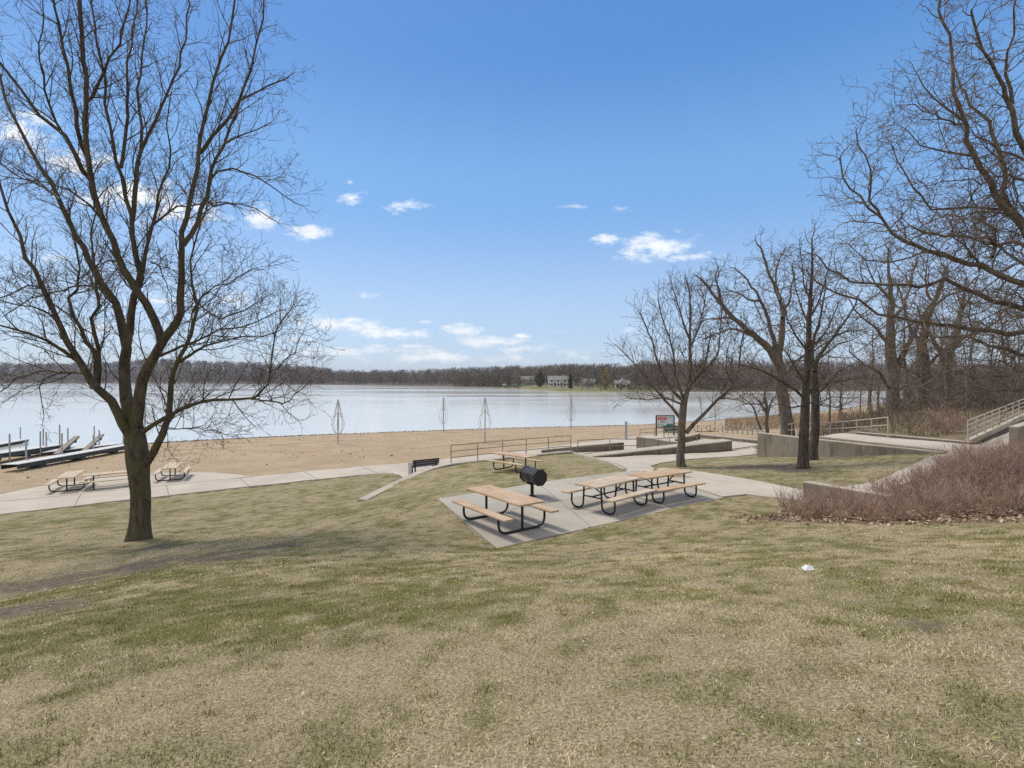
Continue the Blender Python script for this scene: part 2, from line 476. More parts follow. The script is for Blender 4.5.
# ------------------------------------------------------------------ paved sheets
def sheet(name, poly, mat, lift=.035, step=.5, flat=None, skirt=.16, kind='structure'):
    bm = bmesh.new()
    vs = [bm.verts.new((p[0], p[1], 0)) for p in poly]
    bm.faces.new(vs); bm.normal_update()
    bmesh.ops.triangulate(bm, faces=bm.faces[:])
    for _ in range(9):
        es = [e for e in bm.edges if e.calc_length() > step]
        if not es: break
        bmesh.ops.subdivide_edges(bm, edges=es, cuts=1, use_grid_fill=False)
        bmesh.ops.triangulate(bm, faces=bm.faces[:])
    bm.verts.ensure_lookup_table()
    x = np.array([v.co.x for v in bm.verts]); y = np.array([v.co.y for v in bm.verts])
    z = np.full(len(x), flat) if flat is not None else terrain(x, y) + lift
    for v, k in zip(bm.verts, z): v.co.z = k
    be = [e for e in bm.edges if len(e.link_faces) == 1]
    r = bmesh.ops.extrude_edge_only(bm, edges=be)
    for g in r['geom']:
        if isinstance(g, bmesh.types.BMVert): g.co.z -= skirt
    bmesh.ops.recalc_face_normals(bm, faces=bm.faces[:])
    up = [f for f in bm.faces if abs(f.normal.z) > .5]
    if sum(f.normal.z for f in up) < 0:
        bmesh.ops.reverse_faces(bm, faces=bm.faces[:])
    me = bpy.data.meshes.new(name); bm.to_mesh(me); bm.free()
    o = link(name, me, mat)
    if kind: o['kind'] = kind
    return o

POLYS = []
def pave(name, poly, mat, **k):
    POLYS.append(poly); return sheet(name, poly, mat, **k)
pave('picnic_pavement', SLAB, M['conpatio'], flat=2.9)
pave('beach_path', [pu(-60, .02), pu(-8, .02), pu(-.6, .02), pu(0, .02), (-6.6, 30.6), (-5.45, 27.6), (-5.0, 27.4), (-4.6, 28.6), (-4.1, 29.4), (-2.4, 30.4), (1.2, 32.9), (3.2, 34.4), pu(16, -2.3), pu(26, 3.3), pu(-60, 3.3)], M['con'], step=.8)
pave('table_pavement', [pu(-7.0, 3.34), pu(-7.3, 4.2), pu(-7.8, 5.4), pu(-8.7, 6.7), pu(-9.6, 7.6), pu(-10.9, 8.3), pu(-12.6, 8.75), pu(-14.4, 8.6), pu(-16.0, 8.0), pu(-17.3, 7.0), pu(-18.2, 5.6), pu(-18.9, 4.4), pu(-19.4, 3.34)], M['con'], step=.8, lift=.042)
WALK = [(4.55, 21.03), (5.13, 21.37), (5.9, 21.8), (6.35, 23.2), (6.6, 24.9), (8.0, 27.2), (10.6, 29.4), (14.35, 31.2), (16.3, 33.5), (16.6, 36), (14.5, 34.15), (4.7, 30.95), (4.2, 32.4), (5.3, 26.6), (5.05, 22.6)]
pave('sloping_walk', WALK, M['con'], lift=.04)
WALK2 = [(6.64, 16.37), (7.6, 16.85), (8.75, 15.65), (9.6, 15.3), (11.6, 15.9), (15.6, 18.6), (18.6, 20.6), (17.45, 21.3), (14.5, 19.0), (12.1, 17.5), (9.9, 17.0), (8.5, 20.0), (6.9, 23.5), (6.45, 23.1), (6.15, 21.9), (6.9, 19.6), (5.6, 19.9)]
pave('side_walk', WALK2, M['con'], lift=.045)
UPPER = [(18.35, 21.8), (17.5, 21.25), (18.6, 20.55), (20.5, 20.0), (24.5, 23.2), (31, 27.7), (29.8, 29.6), (21.0, 23.7), (19.9, 26), (18.4, 28.9), (17.4, 30.9), (15.0, 30.1), (16.6, 26.3)]
pave('upper_walk', UPPER, M['con'], lift=.04)
pave('plaza_pavement', [pu(16.2, -2.2), (9.3, 39.3), (9.75, 39.4), (11.7, 36.2), (14.6, 34.9), (16.6, 36.2), (18.4, 37.5), (15.6, 43.2), (17, 49), (15, 53), (10, 48.5), pu(26.2, 3.2)], M['con'], lift=.05, step=.8)

tk = [on_ground(px, py) for px, py in ((178, 450), (215, 447), (255, 445.5), (300, 443), (338, 440.5), (385, 438))]
tw = []
for i, p in enumerate(tk): tw.append((p[0], p[1] + .35 + .12 * (i % 2)))
for i, p in reversed(list(enumerate(tk))): tw.append((p[0], p[1] - .3 - .1 * ((i + 1) % 2)))
sheet('sand_track', tw, simple('pale_dry_sand', (.47, .37, .26), (.56, .45, .33), 3, .95), lift=.03, step=1.0, skirt=.1)

# joints cut across the paths: thin darker strips of sealant in the concrete
jm = simple('joint_sealant', (.16, .14, .115), (.22, .19, .16), 20)
def joint(p, q, lift=.043, w=.025, flat=None):
    n = 12
    dx, dy = q[0] - p[0], q[1] - p[1]; L = math.hypot(dx, dy)
    ox, oy = -dy / L * w / 2, dx / L * w / 2
    v = []
    for i in range(n + 1):
        x, y = p[0] + dx * i / n, p[1] + dy * i / n
        for s in (-1, 1):
            v.append((x + s * ox, y + s * oy, (flat if flat is not None else gz(x, y) + lift)))
    f = [(2 * i, 2 * i + 2, 2 * i + 3, 2 * i + 1) for i in range(n)]
    me = np_mesh('joint', v, f); return me
jv = []
def add_joints(name, segs, **k):
    vs = []; fs = []
    for p, q in segs:
        me = joint(p, q, **k)
        b = len(vs)
        vs += [tuple(v.co) for v in me.vertices]; fs += [[b + i for i in pl.vertices] for pl in me.polygons]
        bpy.data.meshes.remove(me)
    o = link(name, np_mesh(name, vs, fs), jm); o['kind'] = 'structure'
add_joints('path_joint', [(pu(t, .1), pu(t, 3.2)) for t in np.arange(-40, 14, 3.6)] + [(pu(-19.4, 3.32), pu(-7.0, 3.32))], w=.03)

add_joints('patio_joint', [((-1.35, 13.9), (5.75, 19.0)), ((2.0, 13.1), (.9, 18.8)), ((4.4, 14.85), (3.0, 20.1))], flat=2.904, w=.016)

# ------------------------------------------------------------------ walls
def wall_run(name, label, pts, mat, capmat=None, thick=.3, cap=.0, group=None, cat='wall', bottom=.4, overhang=.0, panels=0):
    """pts: (x, y, top) along the run; goes down into the ground"""
    root = thing(name, label, cat, (pts[0][0], pts[0][1], gz(pts[0][0], pts[0][1])), 0, group)
    o = Vector(root.location)
    P = [Vector(p) for p in pts]
    m = len(P)
    N = []
    for i in range(m):
        t = P[min(i + 1, m - 1)] - P[max(i - 1, 0)]; t.z = 0; t.normalize()
        N.append(Vector((-t.y, t.x, 0)))
    def run(h0, h1, half, z0f, nm, mt, e=0.0):
        b = MB(); v = []
        for i in range(m):
            ext = Vector((0, 0, 0))
            if e and i == 0: ext = (P[0] - P[1]).normalized() * e; ext.z = 0
            if e and i == m - 1: ext = (P[-1] - P[-2]).normalized() * e; ext.z = 0
            q = P[i] + ext
            zb = (min(gz(q.x + N[i].x * s, q.y + N[i].y * s) for s in (-.5, 0, .5)) - bottom) if z0f else P[i].z + h0
            for s in (-1, 1):
                for z in (zb, P[i].z + h1):
                    w = q + N[i] * half * s; v.append(Vector((w.x, w.y, z)) - o)
        f = []
        for i in range(m - 1):
            a = 4 * i; c = a + 4
            f += [(a, c, c + 1, a + 1), (a + 2, a + 3, c + 3, c + 2), (a + 1, c + 1, c + 3, a + 3), (a, a + 2, c + 2, c)]
        f += [(0, 1, 3, 2), (4 * m - 4, 4 * m - 2, 4 * m - 1, 4 * m - 3)]
        b.add(v, f); ob = b.build(nm, mt, root, .012)
        return ob
    run(0, -cap, thick / 2, True, 'wall_body', mat)
    if cap:
        run(-cap + .002, 0, thick / 2 + overhang, False, 'coping', capmat or M['concap'], overhang)
    if panels:
        # shallow joints: thin dark recess strips standing 3 mm proud of the face
        b = MB(); L = 0
        d = (P[-1] - P[0]); d.z = 0; tot = d.length; d.normalize(); nn = Vector((-d.y, d.x, 0))
        k = panels
        while k < tot - .4:
            q = P[0] + d * k; fz = k / tot; topz = P[0].z + (P[-1].z - P[0].z) * fz - cap
            g = gz(q.x + nn.x * .4, q.y + nn.y * .4) - .1
            g2 = gz(q.x - nn.x * .4, q.y - nn.y * .4) - .1
            for s, gg in ((1, g), (-1, g2)):
                if topz - gg > .15:
                    c = q + nn * s * (thick / 2 + .001)
                    b.box((c.x - o.x, c.y - o.y, (topz - .01 + gg) / 2 - o.z), (.022, .006, topz - gg - .02), math.atan2(d.y, d.x))
            k += panels
        if b.v: b.build('panel_joint', jm, root)
    return root

curb_pts = []
for i, (x, y) in enumerate(CURB):
    t = min(1, i / 5)
    curb_pts.append((x, y, 1.50 + .46 * t if i < 6 else 1.95))
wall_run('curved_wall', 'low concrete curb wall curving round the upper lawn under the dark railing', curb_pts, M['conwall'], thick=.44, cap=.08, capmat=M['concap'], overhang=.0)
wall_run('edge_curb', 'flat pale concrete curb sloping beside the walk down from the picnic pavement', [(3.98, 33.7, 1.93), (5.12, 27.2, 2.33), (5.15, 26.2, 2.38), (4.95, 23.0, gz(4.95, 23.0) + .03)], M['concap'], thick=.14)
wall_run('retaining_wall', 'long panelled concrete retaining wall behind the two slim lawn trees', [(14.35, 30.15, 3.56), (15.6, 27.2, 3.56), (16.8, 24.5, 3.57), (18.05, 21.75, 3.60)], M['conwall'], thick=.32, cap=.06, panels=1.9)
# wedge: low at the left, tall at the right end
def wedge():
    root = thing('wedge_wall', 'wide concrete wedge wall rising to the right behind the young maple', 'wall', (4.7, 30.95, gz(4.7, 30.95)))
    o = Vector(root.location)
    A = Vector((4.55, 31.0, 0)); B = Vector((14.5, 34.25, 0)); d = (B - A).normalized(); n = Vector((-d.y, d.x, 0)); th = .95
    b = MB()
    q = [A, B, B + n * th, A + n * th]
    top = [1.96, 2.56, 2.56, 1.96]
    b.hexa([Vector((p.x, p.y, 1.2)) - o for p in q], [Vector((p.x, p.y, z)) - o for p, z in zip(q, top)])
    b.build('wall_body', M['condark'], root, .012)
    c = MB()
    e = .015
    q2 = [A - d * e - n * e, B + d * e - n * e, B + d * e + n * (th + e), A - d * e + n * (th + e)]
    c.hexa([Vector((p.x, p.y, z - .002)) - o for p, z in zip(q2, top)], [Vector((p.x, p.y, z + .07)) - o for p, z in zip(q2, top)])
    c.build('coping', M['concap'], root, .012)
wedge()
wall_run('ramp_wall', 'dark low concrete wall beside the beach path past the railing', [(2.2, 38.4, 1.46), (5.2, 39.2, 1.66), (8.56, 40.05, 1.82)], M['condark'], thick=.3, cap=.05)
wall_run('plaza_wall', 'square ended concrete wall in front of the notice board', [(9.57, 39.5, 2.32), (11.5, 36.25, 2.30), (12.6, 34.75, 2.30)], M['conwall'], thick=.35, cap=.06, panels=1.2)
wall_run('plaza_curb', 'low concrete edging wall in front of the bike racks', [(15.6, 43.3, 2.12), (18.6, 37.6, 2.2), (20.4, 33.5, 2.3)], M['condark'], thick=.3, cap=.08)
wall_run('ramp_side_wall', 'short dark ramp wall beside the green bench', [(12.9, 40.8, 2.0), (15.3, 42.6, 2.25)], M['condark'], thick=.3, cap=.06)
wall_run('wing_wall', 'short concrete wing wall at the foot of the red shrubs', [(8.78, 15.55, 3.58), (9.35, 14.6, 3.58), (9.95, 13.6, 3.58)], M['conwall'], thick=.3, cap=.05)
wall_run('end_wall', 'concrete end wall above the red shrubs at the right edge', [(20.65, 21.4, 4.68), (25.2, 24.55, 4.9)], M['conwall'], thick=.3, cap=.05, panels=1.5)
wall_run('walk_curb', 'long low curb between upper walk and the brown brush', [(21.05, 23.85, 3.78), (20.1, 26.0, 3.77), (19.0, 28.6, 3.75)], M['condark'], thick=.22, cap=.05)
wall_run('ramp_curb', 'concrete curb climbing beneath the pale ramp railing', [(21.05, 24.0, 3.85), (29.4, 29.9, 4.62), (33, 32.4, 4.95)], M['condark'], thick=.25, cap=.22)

# ------------------------------------------------------------------ railings
def railing(label, base, height, heights, mat, spacing=1.8, rad=.024, group='metal railings in the park', dbl=False):
    root = thing('railing', label, 'railing', base[0], 0, group)
    o = Vector(base[0]); P = [Vector(p) for p in base]
    L = [0]
    for i in range(1, len(P)): L.append(L[-1] + (P[i] - P[i - 1]).length)
    n = max(1, round(L[-1] / spacing))
    def pt(s):
        for i in range(1, len(P)):
            if s <= L[i] + 1e-6:
                return P[i - 1].lerp(P[i], (s - L[i - 1]) / (L[i] - L[i - 1]))
        return P[-1].copy()
    for k in range(n + 1):
        q = pt(L[-1] * k / n) - o
        MB().tube([q - Vector((0, 0, .08)), q + Vector((0, 0, height))], rad * 1.15, 8).build('post', mat, root)
    for h in heights:
        MB().tube([p - o + Vector((0, 0, h)) for p in P], rad if h < height else rad * 1.1, 8).build('rail', mat, root)
    return root
railing('long brown three rail railing along the curb wall beside the far picnic table', [(-3.4, 29.0, 1.9), (-.5, 31.15, 1.9), (2.97, 33.6, 1.9), (3.85, 34.0, 1.9)], 1.06, (.38, .72, 1.06), M['rail'])
railing('short brown handrail sloping beside the walk down to the beach', [(4.25, 33.6, 1.75), (6.3, 34.4, 1.75), (9.9, 35.8, 1.6), (13.2, 37.1, 1.65)], .95, (.5, .95), M['rail'], spacing=2.2)
railing('low thin handrail in front of the notice board', [(9.75, 39.6, 2.3), (13.8, 42.3, 2.2)], .55, (.28, .55), M['rail'], spacing=1.6, rad=.02)
railing('pale two rail ramp railing behind the long retaining wall', [(19.45, 26.9, 3.72), (20.2, 31, 3.2), (21.1, 37, 2.5)], .95, (.55, .95), M['railpale'], spacing=1.7, rad=.03)
railing('pale handrail running down the far side of the plaza ramp', [(17.6, 31.3, 3.2), (18.6, 34.5, 2.75), (19.6, 38, 2.3)], .95, (.55, .95), M['railpale'], spacing=2.0, rad=.026)
railing('pale four rail railing climbing the ramp at the right edge', [(21.0, 23.95, 3.85), (29.4, 29.9, 4.62), (33, 32.4, 4.95)], .88, (.2, .44, .67, .88), M['railpale'], spacing=1.35, rad=.027)

# ------------------------------------------------------------------ picnic tables
def planks(b, L, W, n, z, th, yc=0):
    w = (W - .008 * (n - 1)) / n
    for i in range(n):
        b.box((0, yc - W / 2 + w / 2 + i * (w + .008), z), (L, w, th))
def table_a(loc, ang, label, L=2.44, pm='plank'):
    t = thing('picnic_table', label, 'picnic table', loc, ang, 'tan picnic tables with black tube frames')
    b = MB(); planks(b, L, .78, 3, .745, .045); b.build('tabletop', M[pm], t, .008)
    for s in (-1, 1):
        b = MB(); planks(b, L, .27, 1, .455, .045, s * .70); b.build('bench_seat', M[pm], t, .008)
    for s in (-1, 1):
        x = s * (L / 2 - .42)
        b = MB()
        b.tube(bend([(x, -.70, .43), (x, -.72, .032, .27), (x, .72, .032, .27), (x, .70, .43)], 8), .031, 10)
        b.tube([(x, 0, .03), (x, 0, .715)], .034, 10)
        b.box((x, 0, .712), (.05, .70, .02)); b.box((x, -.70, .427), (.05, .24, .012)); b.box((x, .70, .427), (.05, .24, .012))
        b.build('frame', M['black'], t)
    return t
def table_b(loc, ang, label, L=2.14, pm='plank'):
    t = thing('picnic_table', label, 'picnic table', loc, ang, 'tan picnic tables with black tube frames')
    b = MB(); planks(b, L, .80, 3, .745, .045); b.build('tabletop', M[pm], t, .008)
    for s in (-1, 1):
        b = MB(); planks(b, L, .28, 1, .455, .045, s * .76); b.build('bench_seat', M[pm], t, .008)
    for s in (-1, 1):
        x = s * (L / 2 - .30)
        for q in (-1, 1):
            b = MB()
            b.tube(bend([(x, q * .76, .43), (x, q * .77, .03, .2), (x, q * .34, .03, .2), (x, q * .30, .715)], 8), .028, 10)
            b.build('leg', M['black'], t)
        b = MB(); b.box((x, 0, .710), (.05, .72, .022)); b.tube([(x, -.31, .40), (x, .31, .40)], .02, 8)
        b.tube([(x, 0, .70), (x - s * .45, 0, .42)], .02, 8)
        b.build('cross_bar', M['black'], t)
    b = MB(); b.tube([(-L / 2 + .3, 0, .41), (L / 2 - .3, 0, .41)], .022, 8); b.build('stretcher', M['black'], t)
    return t
def gp(x, y, dz=0.0): return (x, y, gz(x, y) + dz)
table_a((-.22, 13.39, 2.9), R(-53.9), 'tan picnic table on the near left corner of the concrete pavement')
table_b((2.84, 15.2, 2.9), R(43), 'paler left table of the two tan picnic tables set end to end', 2.16, 'plankpale')
table_b((4.70, 16.46, 2.9), R(34), 'right table of the two tan picnic tables set end to end', 2.12)
t4 = table_a(gp(.12, 24.4, .02), R(-41), 'tan picnic table on the grass behind the black barrel grill', 2.2)
table_a(gp(-23.55, 27.75, .05), R(119), 'leftmost tan picnic table on the beach path beside the docks', 2.44, 'plankpale')
table_a(gp(-21.75, 28.3, .05), R(40), 'tan picnic table half hidden by the big tree trunk', 2.44, 'plankpale')
table_a(gp(-20.0, 30.65, .05), R(114), 'tan picnic table just right of the big tree trunk', 2.44, 'plankpale')

# barrel grill
def grill():
    x, y = .64, 16.55
    t = thing('barrel_grill', 'black octagonal barrel grill on a single post beside the picnic tables', 'grill', (x, y, 2.9))
    b = MB(); b.tube([(0, 0, -.05), (0, 0, .42)], .055, 12); b.box((0, 0, .01), (.22, .22, .02)); b.build('post', M['blackrough'], t)
    ax = Vector((.50, -.84, 0)).normalized(); sd = Vector((-ax.y, ax.x, 0)); up = Vector((0, 0, 1))
    def prism(h0, h1, r, ks=range(8)):
        v = []
        for h in (h0, h1):
            for k in range(8):
                a = math.pi / 8 + k * math.pi / 4
                v.append(ax * h + sd * math.cos(a) * r + up * (.66 + math.sin(a) * r))
        f = [(k, (k + 1) % 8, 8 + (k + 1) % 8, 8 + k) for k in range(8)] + [tuple(range(7, -1, -1)), tuple(range(8, 16))]
        return v, f
    b = MB(); b.add(*prism(-.33, .45, .255)); b.build('barrel', M['blackrough'], t, .008)
    for s in (-1, 1):
        b = MB(); b.add(*prism(*( (.451, .472) if s > 0 else (-.352, -.331)), .274)); 
        b.build('end_plate', M['black'], t, .005)
    b = MB(); b.tube([ax * .3 + sd * .27 + up * .62, ax * .3 + sd * .34 + up * .62, ax * -.3 + sd * .34 + up * .62, ax * -.3 + sd * .27 + up * .62], .012, 6)
    b.build('handle', M['galv'], t)
    b = MB(); b.box((0, 0, .41), (.3, .3, .02), math.atan2(ax.y, ax.x)); b.build('mount_plate', M['blackrough'], t)
grill()

# bench behind the curb wall
def dark_bench():
    p = (-5.35, 32.15)
    t = thing('park_bench', 'dark slatted bench with its back to us on the beach path', 'bench', gp(p[0], p[1], .05), math.atan2(U[1], U[0]))
    b = MB()
    for i in range(3): b.box((0, .08 + i * .15, .45), (1.8, .13, .04))
    b.build('seat', M['black'], t)
    b = MB()
    for i in range(3): b.box((0, -.06 - i * .02, .58 + i * .125), (1.8, .035, .11))
    b.build('backrest', M['black'], t)
    for s in (-1, 1):
        b = MB(); b.box((s * .7, -.03, .43), (.07, .07, .86)); b.box((s * .7, .38, .22), (.06, .06, .44)); b.box((s * .7, .18, .41), (.06, .4, .05)); b.build('leg', M['blackrough'], t)
    b = MB(); b.box((-.98, .1, .36), (.07, .42, .72)); b.build('side_box', M['galv'], t, .01)
dark_bench()

# green slatted bench by the board
def green_bench():
    gm = simple('green_slats', (.012, .055, .038), (.02, .085, .06), 9, .5)
    gl = simple('pale_green_metal', (.22, .33, .28), (.3, .42, .36), 9, .5)
    p = (14.2, 46.2)
    t = thing('green_bench', 'dark green slatted bench between the notice board and the young maple', 'bench', gp(p[0], p[1], .05), R(-12))
    b = MB()
    for i in range(4): b.box((0, -.30 + i * .13, .46), (1.5, .115, .04))
    b.build('seat', gm, t)
    b = MB()
    for i in range(4): b.box((0, .24 + i * .03, .56 + i * .13), (1.5, .04, .115))
    b.build('backrest', gm, t)
    for s in (-1, 1):
        b = MB(); b.tube([(s * .68, -.3, 0), (s * .68, -.3, .62), (s * .68, .25, .66), (s * .68, .36, 1.02)], .035, 8); b.tube([(s * .68, .25, 0), (s * .68, .25, .5)], .03, 8)
        b.build('leg', gl, t)
green_bench()

# notice board
def board():
    p = (14.72, 50.0)
    t = thing('notice_board', 'black framed notice board with red and teal panel facing the beach path', 'sign', gp(p[0], p[1], .04), R(-4))
    for s in (-1, 1):
        b = MB(); b.box((s * .84, 0, .98), (.11, .11, 2.0)); b.build('post', M['black'], t, .006)
    fmm = simple('brown_frame', (.09, .03, .022), (.13, .04, .03), 9)
    for zz in (1.95, .80):
        b = MB(); b.box((0, 0, zz), (1.57, .08, .07)); b.build('frame_rail', fmm, t)
    b = MB(); b.box((0, 0, 1.375), (1.56, .04, 1.07)); pn = b.build('panel', simple('pale_panel', (.55, .56, .55), (.68, .70, .68), 3), t)
    y = -.024
    def patch(nm, c, sz, c1, c2):
        b = MB(); b.box((c[0], y, c[1]), (sz[0], .006, sz[1])); b.build(nm, simple(nm + '_paint', c1, c2, 7), pn)
    patch('red_field', (-.28, 1.68), (.84, .3), (.42, .05, .05), (.55, .09, .08))
    patch('teal_field', (.42, 1.05), (.6, .2), (.03, .18, .19), (.06, .28, .28))
    patch('teal_field', (.5, 1.79), (.5, .14), (.25, .45, .44), (.33, .55, .52))
    patch('green_field', (-.42, 1.03), (.5, .2), (.35, .45, .3), (.45, .55, .38))
    b = MB()
    for i in range(5): b.box((-.28 + (i % 2) * .05, y, 1.46 - i * .055), (.62 - .06 * (i % 3), .006, .02))
    b.build('text_lines', simple('grey_print', (.2, .2, .2), (.28, .28, .28), 20), pn)
    b = MB()
    for i in range(4): b.box((-.55 + i * .18, y - .004, 1.69), (.12, .004, .12 if i % 2 else .16))
    b.build('heading', simple('pale_red_print', (.62, .35, .33), (.7, .42, .4), 9), pn)
board()

# grey shower post
def shower():
    x, y, _ = at(626, 439, 47)
    t = thing('shower_post', 'square grey shower post on the pale pad by the sand', 'post', gp(x, y, .03))
    b = MB(); b.box((0, 0, .82), (.2, .2, 1.66)); b.build('column', M['galv'], t, .02)
    b = MB(); b.tube([(.1, 0, 1.5), (.22, 0, 1.55), (.3, 0, 1.48)], .018, 8); b.tube([(.3, 0, 1.49), (.31, 0, 1.42)], [.02, .05], 10); b.build('shower_head', M['galv'], t)
    b = MB(); b.tube([(.1, -.02, .8), (.17, -.02, .8)], .03, 10); b.build('push_button', M['white'], t)
    sheet('shower_pavement', [(x - 1.6, y - 2.0), (x + 1.8, y - 1.8), (x + 2.2, y + 1.2), (x - 2.0, y + 1.0)], M['con'], lift=.05)
shower()

# bare umbrella frames
def umbrella_frame():
    t = thing('umbrella_frame', '', 'umbrella frame', (0, 0, 0), 0, 'bare white umbrella frames standing on the beach')
    MB().tube([(0, 0, -.3), (0, 0, 4.15)], .06, 10).build('pole', M['galv'], t)
    b = MB(); b.tube([(0, 0, 4.05), (0, 0, 4.3)], [.11, .05], 10); b.build('hub', M['galv'], t)
    b = MB(); b.tube([(0, 0, 1.0), (0, 0, 1.15)], .12, 10); b.build('slider', M['white'], t)
    for k in range(8):
        a = k * math.pi / 4 + .2; c, s = math.cos(a), math.sin(a)
        pts = [(r * c, r * s, z) for r, z in ((.07, 4.12), (.26, 3.3), (.46, 2.55), (.60, 1.95), (.50, 1.45), (.2, 1.0))]
        b = MB(); b.tube(pts, .022, 5); b.tube([(.05 * c, .05 * s, 3.1), (.46 * c, .46 * s, 2.55)], 0.017, 5); b.box((.60 * c, .60 * s, 1.95), (.06, .06, .09))
        b.build('rib', M['white'], t)
    return t
um = umbrella_frame()
UF = [(338, 444.5, 49.6, 'bare white umbrella frame on open sand, leftmost beyond the lawn'), (443.5, 431.5, 64.5, 'slim bare umbrella frame at the waterline, between two nearer frames'),
      (485, 447, 48.5, 'bare umbrella frame on the sand just behind the long railing'), (571, 430, 68, 'thin bare umbrella frame at the waterline left of the shower post'),
      (715, 436, 60, 'pale umbrella frame at the near end of the bike rack row'), (145, 444, 51, 'bare umbrella frame seen behind the big tree trunk by the docks')]
for i, (px, py, d, lb) in enumerate(UF):
    o = um if i == 0 else copy_tree(um)
    x, y, z = at(px, py, d)
    o.location = (x, y, gz(x, y)); o.rotation_euler.z = i * 1.1; o['label'] = lb

# bike racks and table near the plaza
def rack():
    t = thing('bike_rack', 'galvanised hoop bike rack in the row behind the plaza edging wall', 'bike rack', (0, 0, 0), 0, 'bike racks in a row at the beach')
    b = MB(); b.tube(bend([(-.3, 0, -.1), (-.3, 0, .88, .28), (.3, 0, .88, .28), (.3, 0, -.1)], 6), .035, 8); b.build('hoop', M['galv'], t)
    b = MB(); b.tube([(-.3, 0, .4), (.3, 0, .4)], .022, 6); b.build('cross_bar', M['galv'], t)
    return t
rk = rack()
for i in range(10):
    px = 720 + i * 5.0; d = 56 - i * .9
    x, y, z = at(px, 437, d)
    o = rk if i == 0 else copy_tree(rk)
    o.location = gp(x, y); o.rotation_euler.z = R(25)
x, y, z = at(704, 437, 58)
table_a(gp(x, y, .02), R(15), 'small far tan picnic table on sand left of the bike racks')

# ------------------------------------------------------------------ docks
deckm = simple('pale_deck', (.56, .55, .53), (.70, .69, .67), 5, .7, stretch=(8, 1, 1))
dockdark = simple('dark_dock_truss', (.035, .04, .04), (.085, .095, .09), 6, .6)
woodm = simple('weathered_dock_wood', (.22, .18, .14), (.34, .29, .235), 4, .8, stretch=(1, 8, 8))
def dock(label, A, B, w, h0, h1, posts=(), th=.22, truss=True, top=None):
    """A,B ground ends; deck heights above the local ground datum z"""
    A = Vector(A); B = Vector(B)
    t = thing('dock_section', label, 'dock', A, 0, 'dock sections pulled up on the beach')
    d = B - A; L = math.hypot(d.x, d.y); e = Vector((d.x / L, d.y / L, 0)); n = Vector((-e.y, e.x, 0))
    def P(s, o, z): q = e * s + n * o; return Vector((q.x, q.y, z))
    zb = B.z - A.z
    b = MB(); k = max(1, int(L / .62)); g = .012
    for i in range(k):
        s0, s1 = i * L / k + g / 2, (i + 1) * L / k - g / 2
        za, zc = h0 + (h1 + zb - h0) * s0 / L, h0 + (h1 + zb - h0) * s1 / L
        b.hexa([P(s0, -w / 2, za - .04), P(s1, -w / 2, zc - .04), P(s1, w / 2, zc - .04), P(s0, w / 2, za - .04)],
               [P(s0, -w / 2, za), P(s1, -w / 2, zc), P(s1, w / 2, zc), P(s0, w / 2, za)])
    b.build('deck', top or deckm, t)
    zf = lambda s: h0 + (h1 + zb - h0) * s / L - .045
    for o in (-w / 2 + .04, w / 2 - .04):
        b = MB()
        b.tube([P(0, o, zf(0) - .02), P(L, o, zf(L) - .02)], .035, 6)
        if truss:
            b.tube([P(.1, o, zf(0) - th), P(L - .1, o, zf(L) - th)], .035, 6)
            m = max(2, int(L / .9))
            for i in range(m):
                s0, s1 = i * L / m, (i + 1) * L / m
                b.tube([P(s0, o, zf(s0)), P(s1, o, zf(s1) - th)], .022, 5)
            b.hexa([P(0, o - .012, zf(0) - th), P(L, o - .012, zf(L) - th), P(L, o + .012, zf(L) - th), P(0, o + .012, zf(0) - th)],
                   [P(0, o - .012, zf(0) - .05), P(L, o - .012, zf(L) - .05), P(L, o + .012, zf(L) - .05), P(0, o + .012, zf(0) - .05)])
        b.build('side_truss', dockdark, t)
    for s, o, zt in posts:
        b = MB(); b.tube([P(s, o, -.35), P(s, o, zt)], .055, 8); b.build('post', M['galv'], t)
    for s in (L * .18, L * .5, L * .82):
        b = MB(); b.box((P(s, 0, 0).x, P(s, 0, 0).y, zf(s) - th - .11), (.5, w * .9, .2), math.atan2(e.y, e.x)); b.build('support_block', dockdark, t)
    return t
def G(px, py, d):
    x, y, z = at(px, py, d); return (x, y, gz(x, y))
dock('longest pale dock section lying on the sand behind the left picnic tables', G(9, 475, 34.2), G(127, 449, 46.5), 1.05, .52, .62, [(5.5, .6, 2.0), (9.0, .62, 1.5), (2.2, .62, 1.9)], .27)
dock('second pale dock section reaching from the left edge toward the water', G(-30, 470, 36.5), G(60, 448, 48), 1.2, .85, .62, [(3.2, -.65, 2.1), (4.4, .68, 2.3), (7.4, -.65, 1.9), (10.5, -.65, 2.2), (10.8, .68, 1.9)], .3)
dock('dock section tilted up like a ramp between the two long docks', G(56, 458, 43), G(77, 447, 49.5), .42, .25, 1.25, [(6.3, .45, 1.9)], .12, True, woodm)
dock('rearmost tilted dock ramp nearest the umbrella frame and big trunk', G(84, 455, 46), G(102, 446, 52), .4, .2, 1.2, [(5.9, .45, 1.9), (3.0, -.5, 1.7)], .1, True, woodm)
dock('narrow dock section lying low in the water at the far left', G(-20, 450, 49), G(24, 444, 55), .9, .55, .95, [(1, .5, 2.0), (6.5, .5, 1.9)], .2)
dock('flat pale dock panel stacked on the sand behind the longest dock', G(36, 460, 44), G(118, 446, 50.5), 1.5, .32, .4, [(1.2, .75, 1.9), (7.9, .8, 1.9)], .16)

